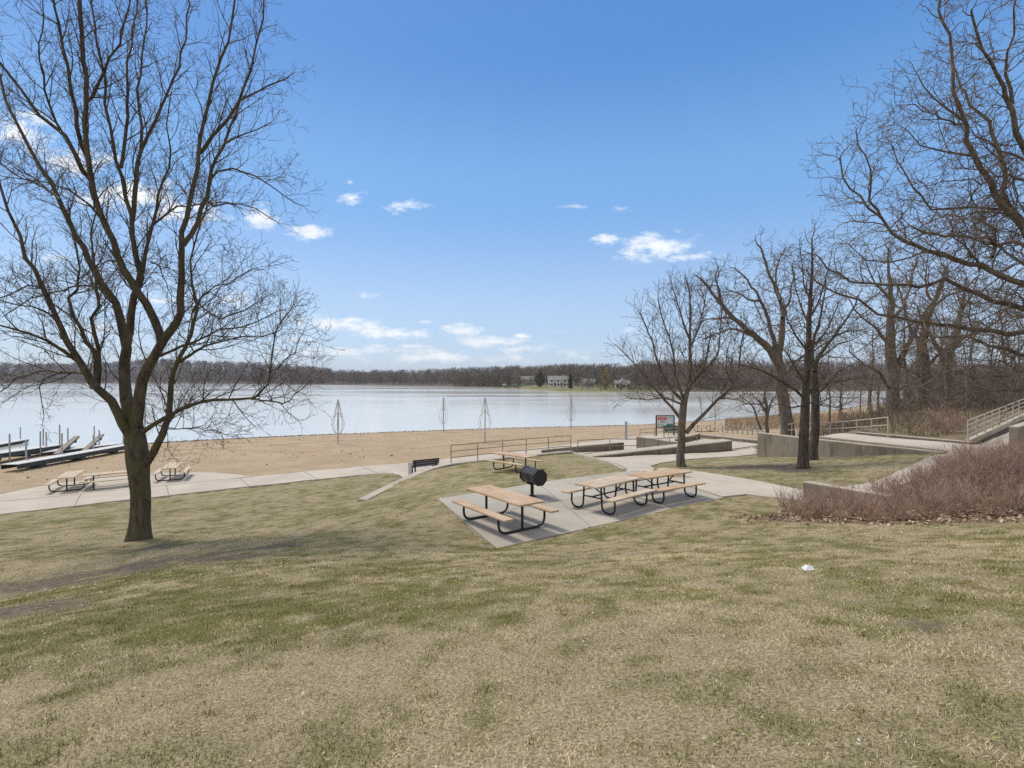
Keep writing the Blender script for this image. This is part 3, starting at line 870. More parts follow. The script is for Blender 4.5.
# ------------------------------------------------------------------ trees
def tubes_mesh(name, branches, smooth=True):
    groups = {}
    for pts, rad, s in branches:
        groups.setdefault((len(pts), s), []).append((pts, rad))
    V_, F_ = [], []
    base = 0
    for (n, s), lst in groups.items():
        P = np.array([a for a, _ in lst], float); Rr = np.array([b for _, b in lst], float)
        T = np.gradient(P, axis=1); T /= np.maximum(np.linalg.norm(T, axis=2, keepdims=True), 1e-9)
        ref = np.where(np.abs(T[:, :1, 2:3]) < .8, np.array([0, 0, 1.0]), np.array([1.0, 0, 0])) * np.ones_like(T)
        A = np.cross(T, ref); A /= np.maximum(np.linalg.norm(A, axis=2, keepdims=True), 1e-9)
        Bv = np.cross(T, A)
        ang = np.arange(s) * 2 * np.pi / s
        ring = P[:, :, None] + Rr[:, :, None, None] * (np.cos(ang)[None, None, :, None] * A[:, :, None] + np.sin(ang)[None, None, :, None] * Bv[:, :, None])
        B = len(lst)
        V_.append(ring.reshape(-1, 3))
        idx = (np.arange(B * n * s).reshape(B, n, s)) + base
        nx = np.roll(idx, -1, axis=2)
        F_.append(np.stack([idx[:, :-1], nx[:, :-1], nx[:, 1:], idx[:, 1:]], -1).reshape(-1, 4))
        base += B * n * s
    return np_mesh(name, np.concatenate(V_), np.concatenate(F_), smooth)

def catmull(P, step):
    P = [np.array(p, float) for p in P]
    Q = [2 * P[0] - P[1]] + P + [2 * P[-1] - P[-2]]
    out = []
    for i in range(1, len(Q) - 2):
        a, b, c, d = Q[i - 1], Q[i], Q[i + 1], Q[i + 2]
        n = max(1, int(np.linalg.norm((c - b)[:3]) / step + .5))
        for k in range(n):
            t = k / n
            out.append(.5 * (2 * b + (c - a) * t + (2 * a - 5 * b + 4 * c - d) * t * t + (3 * b - a - 3 * c + d) * t ** 3))
    out.append(P[-1])
    return out

def wander(rg, p, d, L, r0, r1, n, wig, up):
    x, y, z = p; dx, dy, dz = d
    st = L / n
    pts = [(x, y, z)]; rad = [r0]
    for i in range(n):
        dx += rg.gauss(0, wig); dy += rg.gauss(0, wig); dz += rg.gauss(0, wig) + up
        l = math.sqrt(dx * dx + dy * dy + dz * dz) or 1; dx /= l; dy /= l; dz /= l
        x += dx * st; y += dy * st; z += dz * st
        pts.append((x, y, z)); rad.append(r0 + (r1 - r0) * (i + 1) / n)
    return pts, rad

def shoots(rg, pts, rad, lev, P, out, tmin=None, lenscale=1.0):
    m = len(pts)
    seg = [math.dist(pts[i], pts[i + 1]) for i in range(m - 1)]
    L = sum(seg)
    if L < .05: return
    nf = L * P['dens'][lev]
    n = int(nf) + (rg.random() < nf - int(nf))
    az = rg.random() * 6.28
    t0 = P['t0'][lev] if tmin is None else tmin
    for k in range(n):
        t = t0 + (1 - t0) * (k + rg.random()) / n
        s = t * L; i = 0
        while i < m - 2 and s > seg[i]: s -= seg[i]; i += 1
        f = min(1, s / seg[i]) if seg[i] > 1e-6 else 0
        a, b = pts[i], pts[i + 1]
        pos = (a[0] + (b[0] - a[0]) * f, a[1] + (b[1] - a[1]) * f, a[2] + (b[2] - a[2]) * f)
        r = rad[i] + (rad[i + 1] - rad[i]) * f
        tx, ty, tz = [(b[j] - a[j]) / (seg[i] or 1) for j in range(3)]
        if abs(tz) < .9: ex, ey, ez = -ty, tx, 0.0
        else: ex, ey, ez = 0.0, -tz, ty
        l = math.sqrt(ex * ex + ey * ey + ez * ez) or 1; ex /= l; ey /= l; ez /= l
        fx, fy, fz = ty * ez - tz * ey, tz * ex - tx * ez, tx * ey - ty * ex
        az += 2.4 + rg.uniform(-.6, .6)
        an = math.radians(P['ang'][lev]) * rg.uniform(.65, 1.3)
        ca, sa = math.cos(an), math.sin(an); c2, s2 = math.cos(az), math.sin(az)
        d = (tx * ca + (ex * c2 + fx * s2) * sa, ty * ca + (ey * c2 + fy * s2) * sa, tz * ca + (ez * c2 + fz * s2) * sa + P['lift'][lev])
        cl = P['len'][lev] * lenscale * (1 - .5 * t) * rg.uniform(.5, 1.3)
        cr = min(r * .62, P['rad'][lev] * (.5 + .5 * cl / max(P['len'][lev] * lenscale, .01)))
        cr = max(cr, P['rmin'])
        q, qr = wander(rg, pos, d, cl, cr, max(P['rmin'] * .8, cr * .3), P['seg'][lev], P['wig'][lev], P['up'][lev])
        out.append((q, qr, P['sides'][lev]))
        if lev + 1 < len(P['dens']):
            shoots(rg, q, qr, lev + 1, P, out, lenscale=lenscale)

MAPLE = dict(dens=[2.9, 3.6, 5.2, 4.5], t0=[.1, .12, .15, .2], ang=[42, 42, 45, 45], lift=[.25, .12, .05, 0], len=[1.45, .9, .5, .26], rad=[.02, .012, .0075, .005], seg=[7, 5, 3, 2], wig=[.11, .15, .18, .2], up=[.05, .04, .02, 0], sides=[5, 4, 3, 3], rmin=.0042)
OAK = dict(dens=[1.5, 3.0, 4.4, 4.0], t0=[.12, .12, .15, .2], ang=[58, 55, 52, 50], lift=[.06, .06, .03, 0], len=[2.3, 1.2, .6, .28], rad=[.032, .016, .010, .007], seg=[8, 6, 4, 2], wig=[.22, .26, .28, .25], up=[.02, .02, .01, 0], sides=[5, 4, 3, 3], rmin=.0058)

def limb3d(lst, d0, off, base_off=0.0):
    """surveyed limb: (px,py,rpx) at depth d0, leaning off metres away from or toward the camera at its end"""
    n = len(lst); out = []
    for i, (px, py, r) in enumerate(lst):
        t = i / (n - 1)
        d = d0 + base_off + (off - base_off) * t ** .9
        x, y, z = at(px, py, d)
        out.append((x, y, z, r / FPX * d))
    return out

def tree(name, label, root, trunkpts, limbs, P, mats, seed, group=None, dens_on_trunk=0.0, tstart=.5, lenscale=1.0, jitter=.03, step=.45, flare=1.35):
    """trunkpts and limbs are (x,y,z,r) polylines in world space"""
    rg = random.Random(seed)
    t = thing(name, label, 'tree', root, 0, group)
    o = np.array(root)
    big, fine = [], []
    def prep(pl, st):
        c = catmull(pl, st)
        pts = []; rad = []
        for i, p in enumerate(c):
            j = jitter if 0 < i < len(c) - 1 else 0
            pts.append((p[0] - o[0] + rg.gauss(0, j), p[1] - o[1] + rg.gauss(0, j), p[2] - o[2] + rg.gauss(0, j))); rad.append(max(.006, p[3]))
        return pts, rad
    tp, tr = prep(trunkpts, step)
    # root flare
    tr2 = [r * (1 + (flare - 1) * math.exp(-max(0, p[2]) / .28)) for p, r in zip(tp, tr)]
    tp = [(tp[0][0], tp[0][1], -.35)] + tp; tr2 = [tr2[0] * 1.15] + tr2
    # extra rings near the ground
    q = [tp[0]]; qr = [tr2[0]]
    for i in range(1, len(tp)):
        if tp[i][2] < 1.2:
            a, b = tp[i - 1], tp[i]
            for k in (.33, .66):
                m = tuple(a[j] + (b[j] - a[j]) * k for j in range(3)); rr = tr[max(0, i - 1)] if i - 1 < len(tr) else tr[-1]
                q.append(m); qr.append(rr * (1 + (flare - 1) * math.exp(-max(0, m[2]) / .28)))
        q.append(tp[i]); qr.append(tr2[i])
    big.append((q, qr, 14))
    e = np.array(tp[-1]) - np.array(tp[-2]); e /= np.linalg.norm(e)
    w, wr = wander(rg, tp[-1], tuple(e), P['len'][1] * lenscale, tr[-1], P['rmin'], 5, P['wig'][1], P['up'][1])
    if tr[-1] < .09: fine.append((w, wr, 5)); shoots(rg, w, wr, 1, P, fine, lenscale=lenscale)
    if dens_on_trunk:
        P2 = dict(P); P2['dens'] = [dens_on_trunk] + P['dens'][1:]
        shoots(rg, tp, tr2, 0, P2, fine, tmin=tstart, lenscale=lenscale)
    for L in limbs:
        lp, lr = prep(L, step)
        s = 9 if lr[0] > .06 else 6
        big.append((lp, lr, s))
        shoots(rg, lp, lr, 0, P, fine, lenscale=lenscale)
        # the limb ends in twigs of its own
        d = np.array(lp[-1]) - np.array(lp[-2]); d /= np.linalg.norm(d)
        w, wr = wander(rg, lp[-1], tuple(d), P['len'][1] * .55 * lenscale, lr[-1], P['rmin'], 5, P['wig'][1], P['up'][1])
        fine.append((w, wr, 4)); shoots(rg, w, wr, 1, P, fine, lenscale=lenscale)
    link('trunk', tubes_mesh('trunk', big), mats[0], t)
    link('crown', tubes_mesh('crown', fine), mats[1], t)
    return t

def R_(lst, r0, r1):
    n = len(lst)
    return [(a, b, r1 + (r0 - r1) * (1 - i / (n - 1)) ** 1.6) for i, (a, b) in enumerate(lst)]

# --- the big tree on the left
D1 = 15.2
T1 = [
 ([(133,440),(125,423),(112,402),(94,384),(81,363),(68,342),(55,316),(42,285),(30,259),(20,235),(8,212),(1,188),(-8,150),(-14,110)], 6.3, 1.2, -1.8),
 ([(83,366),(78,361),(65,351),(49,341),(31,334),(0,325),(-30,318)], 3.2, 1.0, -2.6),
 ([(92,381),(84,373),(60,371),(40,372),(18,378),(0,392)], 2.2, .7, .8),
 ([(62,372),(46,378),(40,386),(42,400),(44,415)], 1.1, .5, .4),
 ([(98,390),(96,360),(86,342),(75,316),(69,300),(75,290),(79,279),(78,256),(74,235),(68,205)], 3.2, .9, 1.4),
 ([(98,385),(98,350),(92,319),(98,305),(95,277),(92,256),(90,236),(98,205),(94,180)], 2.8, .8, -1.0),
 ([(135,440),(132,420),(127,399),(125,381),(126,347),(124,330),(115,303),(102,282),(89,259),(76,235),(56,194),(39,165),(26,142),(13,115),(3,87),(-6,60)], 8.6, 1.4, 2.0),
 ([(126,350),(130,330),(133,295),(140,277),(137,256),(134,235),(130,217),(122,178),(112,144),(107,105),(105,79),(98,45),(92,10),(88,-30)], 5.0, 1.0, -.8),
 ([(132,222),(137,170),(141,149),(156,118),(169,92),(182,53),(187,30),(190,5)], 3.0, .9, 1.2),
 ([(141,150),(142,126),(138,92),(142,56),(146,25),(144,-10)], 2.0, .8, -.6),
 ([(121,168),(128,118),(126,79),(130,45),(136,12),(134,-25)], 2.2, .8, .5),
 ([(138,283),(143,269),(147,251),(152,222),(160,195),(169,168),(171,150),(167,126),(170,100)], 3.0, .7, -1.8),
 ([(150,228),(162,216),(177,207),(200,204),(226,202)], 1.8, .7, -2.4),
 ([(136,425),(138,403),(143,381),(156,358),(163,339),(177,324),(181,300),(182,277),(182,251),(184,233),(194,186),(199,152),(205,123),(212,84),(222,60),(228,44),(231,20),(236,-10)], 7.6, 1.2, -1.0),
 ([(162,345),(161,334),(146,305),(130,282),(117,256),(112,240),(96,207),(90,170),(88,139),(86,92),(82,45),(80,10),(76,-40)], 5.6, 2.4, -1.6),
 ([(92,180),(83,171),(65,136),(39,113),(21,89),(0,63),(-20,40)], 3.4, 1.2, -2.6),
 ([(88,100),(91,96),(104,71),(117,45),(126,20),(132,-10)], 2.6, .9, -2.4),
 ([(89,160),(81,144),(73,92),(61,45),(54,10),(52,-20)], 3.0, 1.2, -2.9),
 ([(66,138),(50,105),(46,75),(40,45),(44,15)], 1.8, .7, -2.9),
 ([(201,152),(203,149),(225,121),(238,102),(251,71),(255,45),(262,18),(264,-8)], 2.8, .9, -2.0),
 ([(183,245),(192,233),(207,196),(212,170),(223,144),(233,113),(249,95),(268,86),(285,79)], 3.4, .9, .8),
 ([(213,176),(218,172),(233,168),(254,175),(270,184),(285,195),(295,203)], 1.6, .6, 1.3),
 ([(224,144),(232,138),(241,134),(258,128),(272,122)], 1.5, .6, .4),
 ([(206,200),(214,206),(225,204),(240,204),(256,208),(270,218)], 1.5, .6, 1.4),
 ([(145,465),(152,452),(163,435),(169,416),(169,386),(178,360),(190,337),(195,308),(193.5,285),(192,262),(196,240),(204,215)], 5.6, .9, -2.0),
 ([(180,362),(190,353),(205,347),(231,339),(260,336),(280,330)], 2.2, .7, -3.0),
 ([(160,356),(172,350),(195,341),(218,331),(240,327),(256,322),(276,312)], 2.0, .7, .7),
 ([(143,432),(150,427),(163,419),(185,407),(202,401),(228,400),(254,398),(262,390),(267,383),(272,360),(273,337),(286,315)], 3.2, .8, -2.4),
 ([(252,399),(268,401),(283,402),(296,396),(306,386)], 1.4, .6, -2.7),
 ([(193,312),(199,301),(208,292),(228,282),(250,270)], 1.7, .6, -2.7),
 ([(194,300),(205,310),(222,318),(244,312),(262,300)], 1.3, .6, -1.0),
 ([(270,372),(280,366),(294,352),(300,338)], 1.1, .5, -2.7),
 ([(165,428),(180,430),(200,428),(220,432)], .9, .5, -2.4),
 ([(112,302),(98,288),(80,285),(55,292),(30,300),(10,312)], 1.7, .7, 2.6),
 ([(45,290),(30,286),(12,292),(-8,300)], 1.3, .6, -2.0),
 ([(57,322),(44,310),(20,305),(0,300)], 1.5, .6, -2.2),
 ([(120,262),(108,260),(96,268),(90,286)], 1.2, .5, -2),
 ([(151,262),(160,268),(166,285),(172,296)], 1.2, .5, -1.8),
 ([(104,222),(90,205),(70,190),(45,182),(15,178)], 1.7, .7, -2.0),
 ([(60,200),(44,188),(20,176),(-5,160)], 1.8, .7, 2.4),
]
trunk1 = limb3d([(138.5, 543, 9.4), (138.8, 528, 8.9), (139, 505, 8.6), (139.5, 480, 8.9), (139, 458, 10.2), (137, 440, 9.4), (134.5, 424, 7.6), (133, 411, 6.4), (131, 398, 4.4)], D1, .1)
tx, ty, tz = trunk1[0][:3]
gzt = gz(tx, ty)
limbs1 = [limb3d(R_(l, a * .78, b * .75), D1, off) for l, a, b, off in T1]
tree('big_bare_tree', 'large bare many stemmed tree with mossy trunk on the left lawn', (tx, ty, gzt), trunk1, limbs1, MAPLE, (M['bark1'], M['twig1']), 3, jitter=.025, flare=1.38)

# --- young tree behind the end to end tables
D2 = 24.6
T2 = [
 ([(684,405),(688,389),(690,355),(690,332),(690,303),(687,283)], 3.0, .6, .4),
 ([(686,433),(694,424),(703,415),(717,400),(732,386),(739,366),(741,346),(746,326)], 2.3, .6, -.8),
 ([(680,418),(672,408),(660,395),(648,380),(634,363),(620,349)], 1.8, .5, .9),
 ([(681,399),(669,386),(657,360),(649,334),(640,314)], 1.8, .5, -.7),
 ([(688,389),(695,378),(703,369),(708,350),(710,338)], 2.0, .7, -1.2),
 ([(689,386),(700,374),(717,355),(720,329),(722,306)], 1.9, .5, .9),
 ([(683,397),(675,375),(672,346),(662,318),(658,298)], 1.6, .5, 1.2),
 ([(689,350),(699,328),(704,305),(706,290)], 1.2, .4, -.9),
 ([(690,340),(682,318),(676,300),(672,286)], 1.2, .4, -.4),
 ([(681,404),(666,398),(648,400),(632,398)], 1.2, .4, -.6),
 ([(718,399),(726,398),(736,400)], .9, .4, -.9),
 ([(733,384),(726,370),(727,352)], .9, .4, -1.0),
]
SM = dict(MAPLE); SM['dens'] = [3.2, 4.2, 4.4]; SM['len'] = [1.9, .95, .45]; SM['rad'] = [.02, .012, .008]; SM['rmin'] = .0062
trunk2 = limb3d([(681, 467.5, 4.2), (681, 455, 3.9), (681.6, 432, 3.7), (683, 412, 3.6), (684, 400, 3.1)], D2, 0)
x, y = trunk2[0][:2]
tree('young_maple', 'young bare tree with a low side branch behind the end to end tables', (x, y, gz(x, y)), trunk2, [limb3d(R_(l, a, b), D2, o) for l, a, b, o in T2], SM, (M['bark2'], M['twig1']), 5, jitter=.015, step=.5, flare=1.3)

# --- leaning oak behind the long wall
D3 = 36.0
T3 = [
 ([(781,372),(775,355),(759,339),(741,324),(722,305),(712,292),(702,280)], 5.0, 1.1, -1.0),
 ([(779,362),(780,345),(783,324),(781,305),(770,277),(763,255),(757,244)], 4.0, .8, 1.2),
 ([(775,355),(772,340),(766,311),(756,292),(747,280),(736,270)], 2.6, .7, -.6),
 ([(782,318),(788,303),(791,289),(794,272)], 1.8, .6, 2.0),
 ([(757,338),(747,333),(735,329),(725,330),(706,338)], 1.8, .6, -2.0),
 ([(740,323),(728,318),(715,318),(700,322)], 1.5, .6, .3),
 ([(722,305),(720,290),(716,278),(718,266)], 1.3, .5, -1.3),
 ([(781,300),(776,282),(778,262),(784,250)], 1.3, .5, 1.5),
 ([(760,300),(748,300),(738,292),(728,290)], 1.2, .5, -.4),
 ([(782,380),(795,362),(812,352),(830,340)], 2.0, .6, 2.0),
 ([(779,378),(765,372),(748,368),(730,372)], 1.6, .5, -1.5),
]
trunk3 = limb3d([(788, 440, 6.8), (787, 425, 6.1), (783, 396, 5.6), (780, 372, 5.2), (778, 360, 4.2)], D3, 0)
OK3 = dict(OAK); OK3['dens'] = [2.1, 3.1, 3.8]; OK3['len'] = [2.5, 1.3, .6]; OK3['rad'] = [.036, .02, .013]; OK3['rmin'] = .0095
x, y = trunk3[0][:2]
tree('leaning_oak', 'old oak leaning left above the left end of the long retaining wall', (x, y, gz(x, y)), trunk3, [limb3d(R_(l, a, b), D3, o) for l, a, b, o in T3], OK3, (M['bark2'], M['twig2']), 8, jitter=.04, step=.6)

# --- two slim trees on the right lawn
D4 = 21.9
T4 = [
 ([(804,398),(795,390),(784,383),(762,371),(748,366),(734,364)], 1.6, .5, -.8),
 ([(805,395),(815,388),(825,383),(842,381),(860,377)], 1.4, .5, .5),
 ([(806,384),(796,370),(786,352),(776,344)], 1.3, .5, .8),
 ([(807,372),(820,358),(838,345),(852,340)], 1.4, .5, -1.0),
 ([(808,352),(796,336),(788,322),(784,308)], 1.2, .5, -.5),
 ([(808,350),(822,336),(832,320),(840,300)], 1.2, .5, .9),
 ([(809,325),(800,306),(796,290),(792,270)], 1.0, .4, .4),
 ([(810,318),(820,300),(824,284),(830,262)], 1.0, .4, -.6),
 ([(810,300),(804,284),(803,268),(800,248)], .9, .4, .2),
 ([(804,405),(792,408),(778,404),(765,408)], 1.0, .4, -.6),
 ([(805,402),(818,404),(832,396),(846,398)], 1.0, .4, -.9),
]
trunk4 = limb3d([(803, 468.5, 5.4), (803.6, 455, 4.8), (804.7, 417, 4.3), (806, 380, 3.5), (808, 355, 3.0), (809, 317, 2.3), (811, 286, 1.6), (812, 262, 1.1), (812, 238, .6)], D4, .3)
OK4 = dict(OAK); OK4['dens'] = [2.6, 3.6, 4.2]; OK4['len'] = [1.8, .9, .42]; OK4['rad'] = [.022, .012, .008]; OK4['rmin'] = .0062; OK4['wig'] = [.16, .2, .22]
x, y = trunk4[0][:2]
tree('slim_lawn_tree', 'nearer of two slim dark trees in front of the long wall', (x, y, gz(x, y)), trunk4, [limb3d(R_(l, a, b), D4, o) for l, a, b, o in T4], OK4, (M['bark4'], M['twig1']), 12, dens_on_trunk=3.2, tstart=.42, jitter=.012, step=.5)
D5 = 24.5
T5 = [([(814,372),(818,358),(834,336),(850,314),(858,296)], 2.6, .7, .8), ([(813,366),(812,345),(818,325),(824,300),(826,280)], 2.2, .6, -.4), ([(815,396),(826,386),(838,372),(850,366)], 1.3, .5, -.6),
      ([(815,400),(806,384),(794,374)], 1.1, .5, .9), ([(834,336),(846,332),(862,330)], 1.2, .5, .3), ([(815,408),(824,404),(836,408),(850,402)], 1.0, .4, -.4)]
trunk5 = limb3d([(812.5, 459, 4.5), (814, 440, 4.1), (815.6, 405, 3.8), (814.5, 380, 3.4), (814, 364, 2.8)], D5, .2)
x, y = trunk5[0][:2]
tree('slim_lawn_tree', 'farther of two slim lawn trees, forking and leaning right', (x, y, gz(x, y)), trunk5, [limb3d(R_(l, a, b), D5, o) for l, a, b, o in T5], OK4, (M['bark4'], M['twig1']), 14, dens_on_trunk=1.5, tstart=.6, jitter=.015, step=.5)

# --- small tree at the beach end of the long wall
D6 = 44.0
T6 = [([(767,425),(766,412),(758,400),(750,392)], 1.3, .4, .5), ([(767,420),(770,405),(776,394),(782,388)], 1.2, .4, -.5), ([(766,410),(760,405),(748,404),(738,406)], 1.0, .4, .3), ([(767,412),(764,396),(766,384)], 1.0, .4, 0), ([(761,430),(755,412),(748,402),(740,396)], 1.3, .4, .6)]
trunk6 = limb3d([(767, 440, 1.9), (767, 430, 1.7), (767, 412, 1.4), (766, 400, 1.0)], D6, 0)
x, y = trunk6[0][:2]
tree('small_tree', 'small twiggy tree left of the leaning oak at the beach', (x, y, gz(x, y)), trunk6, [limb3d(R_(l, a, b), D6, o) for l, a, b, o in T6], OK3, (M['bark2'], M['twig2']), 15, jitter=.03, lenscale=.7)

# --- three stout oaks behind the upper walk
OK7 = dict(OAK); OK7['dens'] = [1.5, 2.6, 3.4]; OK7['len'] = [2.6, 1.5, .7]; OK7['rad'] = [.045, .024, .015]; OK7['rmin'] = .0105
def stout(lbl, d, tr, ls, seed):
    tk = limb3d(tr, d, 0)
    x, y = tk[0][:2]
    return tree('stout_oak', lbl, (x, y, gz(x, y)), tk, [limb3d(R_(l, a, b), d, o) for l, a, b, o in ls], OK7, (M['bark2'], M['twig2']), seed, 'stout oaks behind the upper walk', dens_on_trunk=.8, tstart=.35, jitter=.05, step=.7)
stout('stout oak with twin stems behind the pale ramp railing', 38, [(891, 436, 7.0), (892, 418, 6.0), (893, 378, 5.4), (890, 340, 4.2), (891, 305, 2.6), (890, 275, 1.5), (888, 255, .7)],
      [([(894,378),(902,356),(910,340),(922,318),(935,298),(944,275)], 3.4, .8, -1), ([(891,345),(876,328),(862,318),(850,300)], 2.2, .6, 1), ([(892,390),(878,372),(866,366),(850,352)], 1.8, .6, -1.5), ([(891,320),(906,300),(912,280),(916,258)], 2, .6, 1.5), ([(890,300),(876,282),(866,262)], 1.6, .5, -1), ([(893,396),(905,386),(920,380),(938,372)], 1.6, .5, 1.2)], 21)
stout('stout oak standing between its two stout neighbours behind the brush', 42, [(925, 434, 7.0), (924.6, 418, 6.2), (923, 372, 5.2), (923, 343, 4.2), (930, 310, 2.6), (944, 280, 1.2), (949, 264, .6)],
      [([(923,350),(912,330),(905,310),(898,286)], 2.6, .7, 1), ([(924,370),(938,356),(952,350),(970,338)], 2, .6, -1), ([(928,315),(940,300),(962,290),(978,276)], 2, .6, 1), ([(923,380),(910,370),(896,366)], 1.6, .5, -1), ([(931,300),(926,278),(928,256)], 1.5, .5, .5)], 22)
stout('thickest trunked stout oak in the brush left of the climbing railing', 40, [(943, 436, 8.4), (943, 418, 7.5), (943, 372, 6.6), (948, 352, 4.8), (956, 332, 3.2), (962, 304, 1.8), (966, 280, .7)],
      [([(943,365),(936,344),(926,330),(918,308)], 3, .8, -1), ([(950,348),(966,336),(984,330),(1004,316)], 2.6, .7, 1), ([(944,380),(960,372),(980,366),(1000,368)], 1.9, .6, -1.2), ([(960,312),(972,292),(980,268)], 1.8, .5, .6), ([(943,384),(930,376),(914,380)], 1.5, .5, 1)], 23)

# --- the big oak whose limbs come in from the right edge
D0 = 14.0
T0 = [
 ([(1098,300),(1060,262),(1024,233),(1010,214),(986,181),(972,152),(965,126),(955,92),(951,53),(948,20),(942,-10)], 6.0, 1.4, -.8),
 ([(1096,290),(1060,250),(1010,209),(1002,162),(986,121),(971,105),(962,86),(956,70)], 4.4, 1.0, 1.2),
 ([(1092,240),(1060,200),(1024,152),(1010,97),(997,76),(981,45),(972,15)], 5.0, 1.4, -1.6),
 ([(1012,104),(1009,75),(1008,53),(1016,22),(1018,-8)], 2.2, .8, -1.2),
 ([(1100,345),(1060,338),(1024,333),(992,332),(955,326),(914,322),(877,310),(843,294),(820,283),(806,270)], 4.6, .9, 1.6),
 ([(1100,352),(1060,355),(1024,355),(992,345),(957,335),(930,338),(905,350)], 4.0, .8, -1.8),
 ([(1098,320),(1060,300),(1024,283),(980,269),(943,257),(906,240),(895,233),(880,217),(859,199),(846,178),(840,157)], 5.0, .9, -1.0),
 ([(881,218),(873,201),(870,170),(859,144),(856,130)], 1.9, .6, -1.2),
 ([(1099,330),(1060,318),(1024,309),(980,297),(946,283),(906,286),(870,285),(849,283),(830,268),(820,258)], 4.4, .9, .6),
 ([(1030,236),(1012,212),(976,209),(934,207),(913,186),(898,160),(892,146)], 2.4, .7, .5),
 ([(1050,256),(1000,240),(960,236),(934,235),(908,228),(888,230)], 2.6, .8, -2.2),
 ([(973,156),(958,154),(939,152),(918,144),(908,131)], 1.8, .6, 0),
 ([(965,124),(950,120),(934,115),(905,105)], 1.6, .6, -1.4),
 ([(963,120),(945,108),(926,84),(916,72)], 1.7, .6, .2),
 ([(1040,238),(1022,218),(992,213),(960,216),(930,222)], 2.0, .7, 1.5),
 ([(1024,160),(1000,148),(985,140),(975,136)], 1.6, .6, -.6),
 ([(1024,180),(1002,176),(980,182),(955,180),(935,184)], 1.8, .6, -1.6),
 ([(980,269),(966,250),(955,238),(950,220)], 1.8, .6, -1.4),
 ([(943,257),(924,250),(910,256),(890,262),(868,258),(850,246)], 1.6, .6, .4),
 ([(992,257),(1000,240),(982,223),(978,200),(968,190)], 2.4, .7, 1.0),
 ([(914,322),(900,332),(880,336),(860,350)], 1.3, .5, 1.2),
 ([(1060,360),(1020,372),(985,376),(950,372),(915,388)], 2.0, .6, -2.2),
 ([(1060,290),(1020,262),(990,236),(975,226)], 2.4, .8, 2.0),
 ([(1060,380),(1020,388),(980,392),(940,396),(905,404)], 1.6, .6, .8),
]
trunk0 = limb3d([(1130, 450, 22), (1122, 410, 19), (1108, 360, 17), (1098, 310, 13), (1094, 260, 10), (1092, 215, 7), (1096, 160, 4.5), (1100, 100, 2.5)], D0, 0)
x, y = trunk0[0][:2]
OK0 = dict(OAK); OK0['dens'] = [3.3, 3.8, 4.6, 3.5]; OK0['len'] = [1.7, .95, .46, .22]; OK0['wig'] = [.26, .3, .3, .25]; OK0['rad'] = [.022, .012, .0075, .0055]; OK0['rmin'] = .0048; OK0['lift'] = [.12, .08, .03, 0]
tree('spreading_oak', 'spreading oak reaching its long limbs in from the right edge', (x, y, gz(x, y)), trunk0, [limb3d(R_(l, a * .8, b * .8), D0, o) for l, a, b, o in T0], OK0, (M['bark2'], M['twig2']), 31, jitter=.045, step=.42)

# --- woodland trees at the right: three kinds, copied
def wood_tree(seed, H, r, lean, P, mats, label, clear=.35, nl=9):
    rg = random.Random(seed)
    tp = []
    x = y = 0.0
    for i in range(8):
        t = i / 7
        tp.append((x, y, H * t, r * (1 - .88 * t) + .01)); x += lean[0] * H / 7 + rg.gauss(0, .12); y += lean[1] * H / 7 + rg.gauss(0, .12)
    limbs = []
    for k in range(nl):
        t = clear + (0.95 - clear) * (k + rg.random() * .6) / nl
        i = min(6, int(t * 7)); f = t * 7 - i
        a, b = tp[i], tp[i + 1]; p = [a[j] + (b[j] - a[j]) * f for j in range(4)]
        az = k * 2.4 + rg.uniform(-.5, .5); el = R(rg.uniform(15, 55))
        L = H * rg.uniform(.22, .36) * (1.25 - .7 * t)
        d = (math.cos(az) * math.cos(el), math.sin(az) * math.cos(el), math.sin(el))
        q, qr = wander(rg, p[:3], d, L, p[3] * .5, .02, 6, .16, .06)
        limbs.append([c + (e,) for c, e in zip(q, qr)])
    return tree('woodland_tree', label, (0, 0, 0), tp, limbs, P, mats, seed, 'bare trees of the wood at the right', dens_on_trunk=.5, tstart=.4, jitter=.03, step=.8)
WP = dict(OAK); WP['dens'] = [1.0, 1.9, 2.4]; WP['len'] = [2.4, 1.2, .6]; WP['rad'] = [.035, .02, .014]; WP['rmin'] = .011
kinds = [wood_tree(41, 11.5, .2, (.01, 0), WP, (M['bark2'], M['twig2']), 'dark bare tree of the wood behind the stout oaks', .3),
         wood_tree(42, 10, .13, (.05, .02), WP, (M['bark2'], M['twig2']), 'slender dark bare tree of the wood behind the stout oaks', .35, 8),
         wood_tree(43, 9, .07, (-.03, .0), WP, (M['bark3'], M['twig2']), 'thin pale stemmed tree in the wood behind the stout oaks', .5, 5)]
used = set()
WOODS = [(985, 44, 0), (1003, 50, 0), (960, 52, 1), (1015, 38, 2), (972, 40, 2), (905, 50, 1), (870, 58, 1), (938, 60, 0), (918, 66, 1), (1022, 58, 0), (953, 46, 2), (990, 60, 1), (880, 70, 0), (850, 72, 1), (830, 64, 1),
         (1040, 46, 0), (1060, 54, 1), (1035, 66, 1), (1000, 72, 0), (968, 74, 1), (940, 80, 0), (905, 84, 1), (1008, 42, 2), (980, 37, 2), (933, 50, 2), (900, 62, 2), (997, 47, 2), (840, 90, 0), (860, 84, 1), (1075, 70, 0), (1020, 86, 0), (985, 90, 1), (955, 96, 0), (925, 100, 1), (890, 100, 0), (868, 108, 1), (842, 112, 1), (1050, 92, 1), (965, 36, 2), (946, 39, 2)]
WOODS = [w for i, w in enumerate(WOODS) if i not in (0, 2, 7, 9, 13, 18, 23, 29, 31, 33)]
rg = random.Random(77)
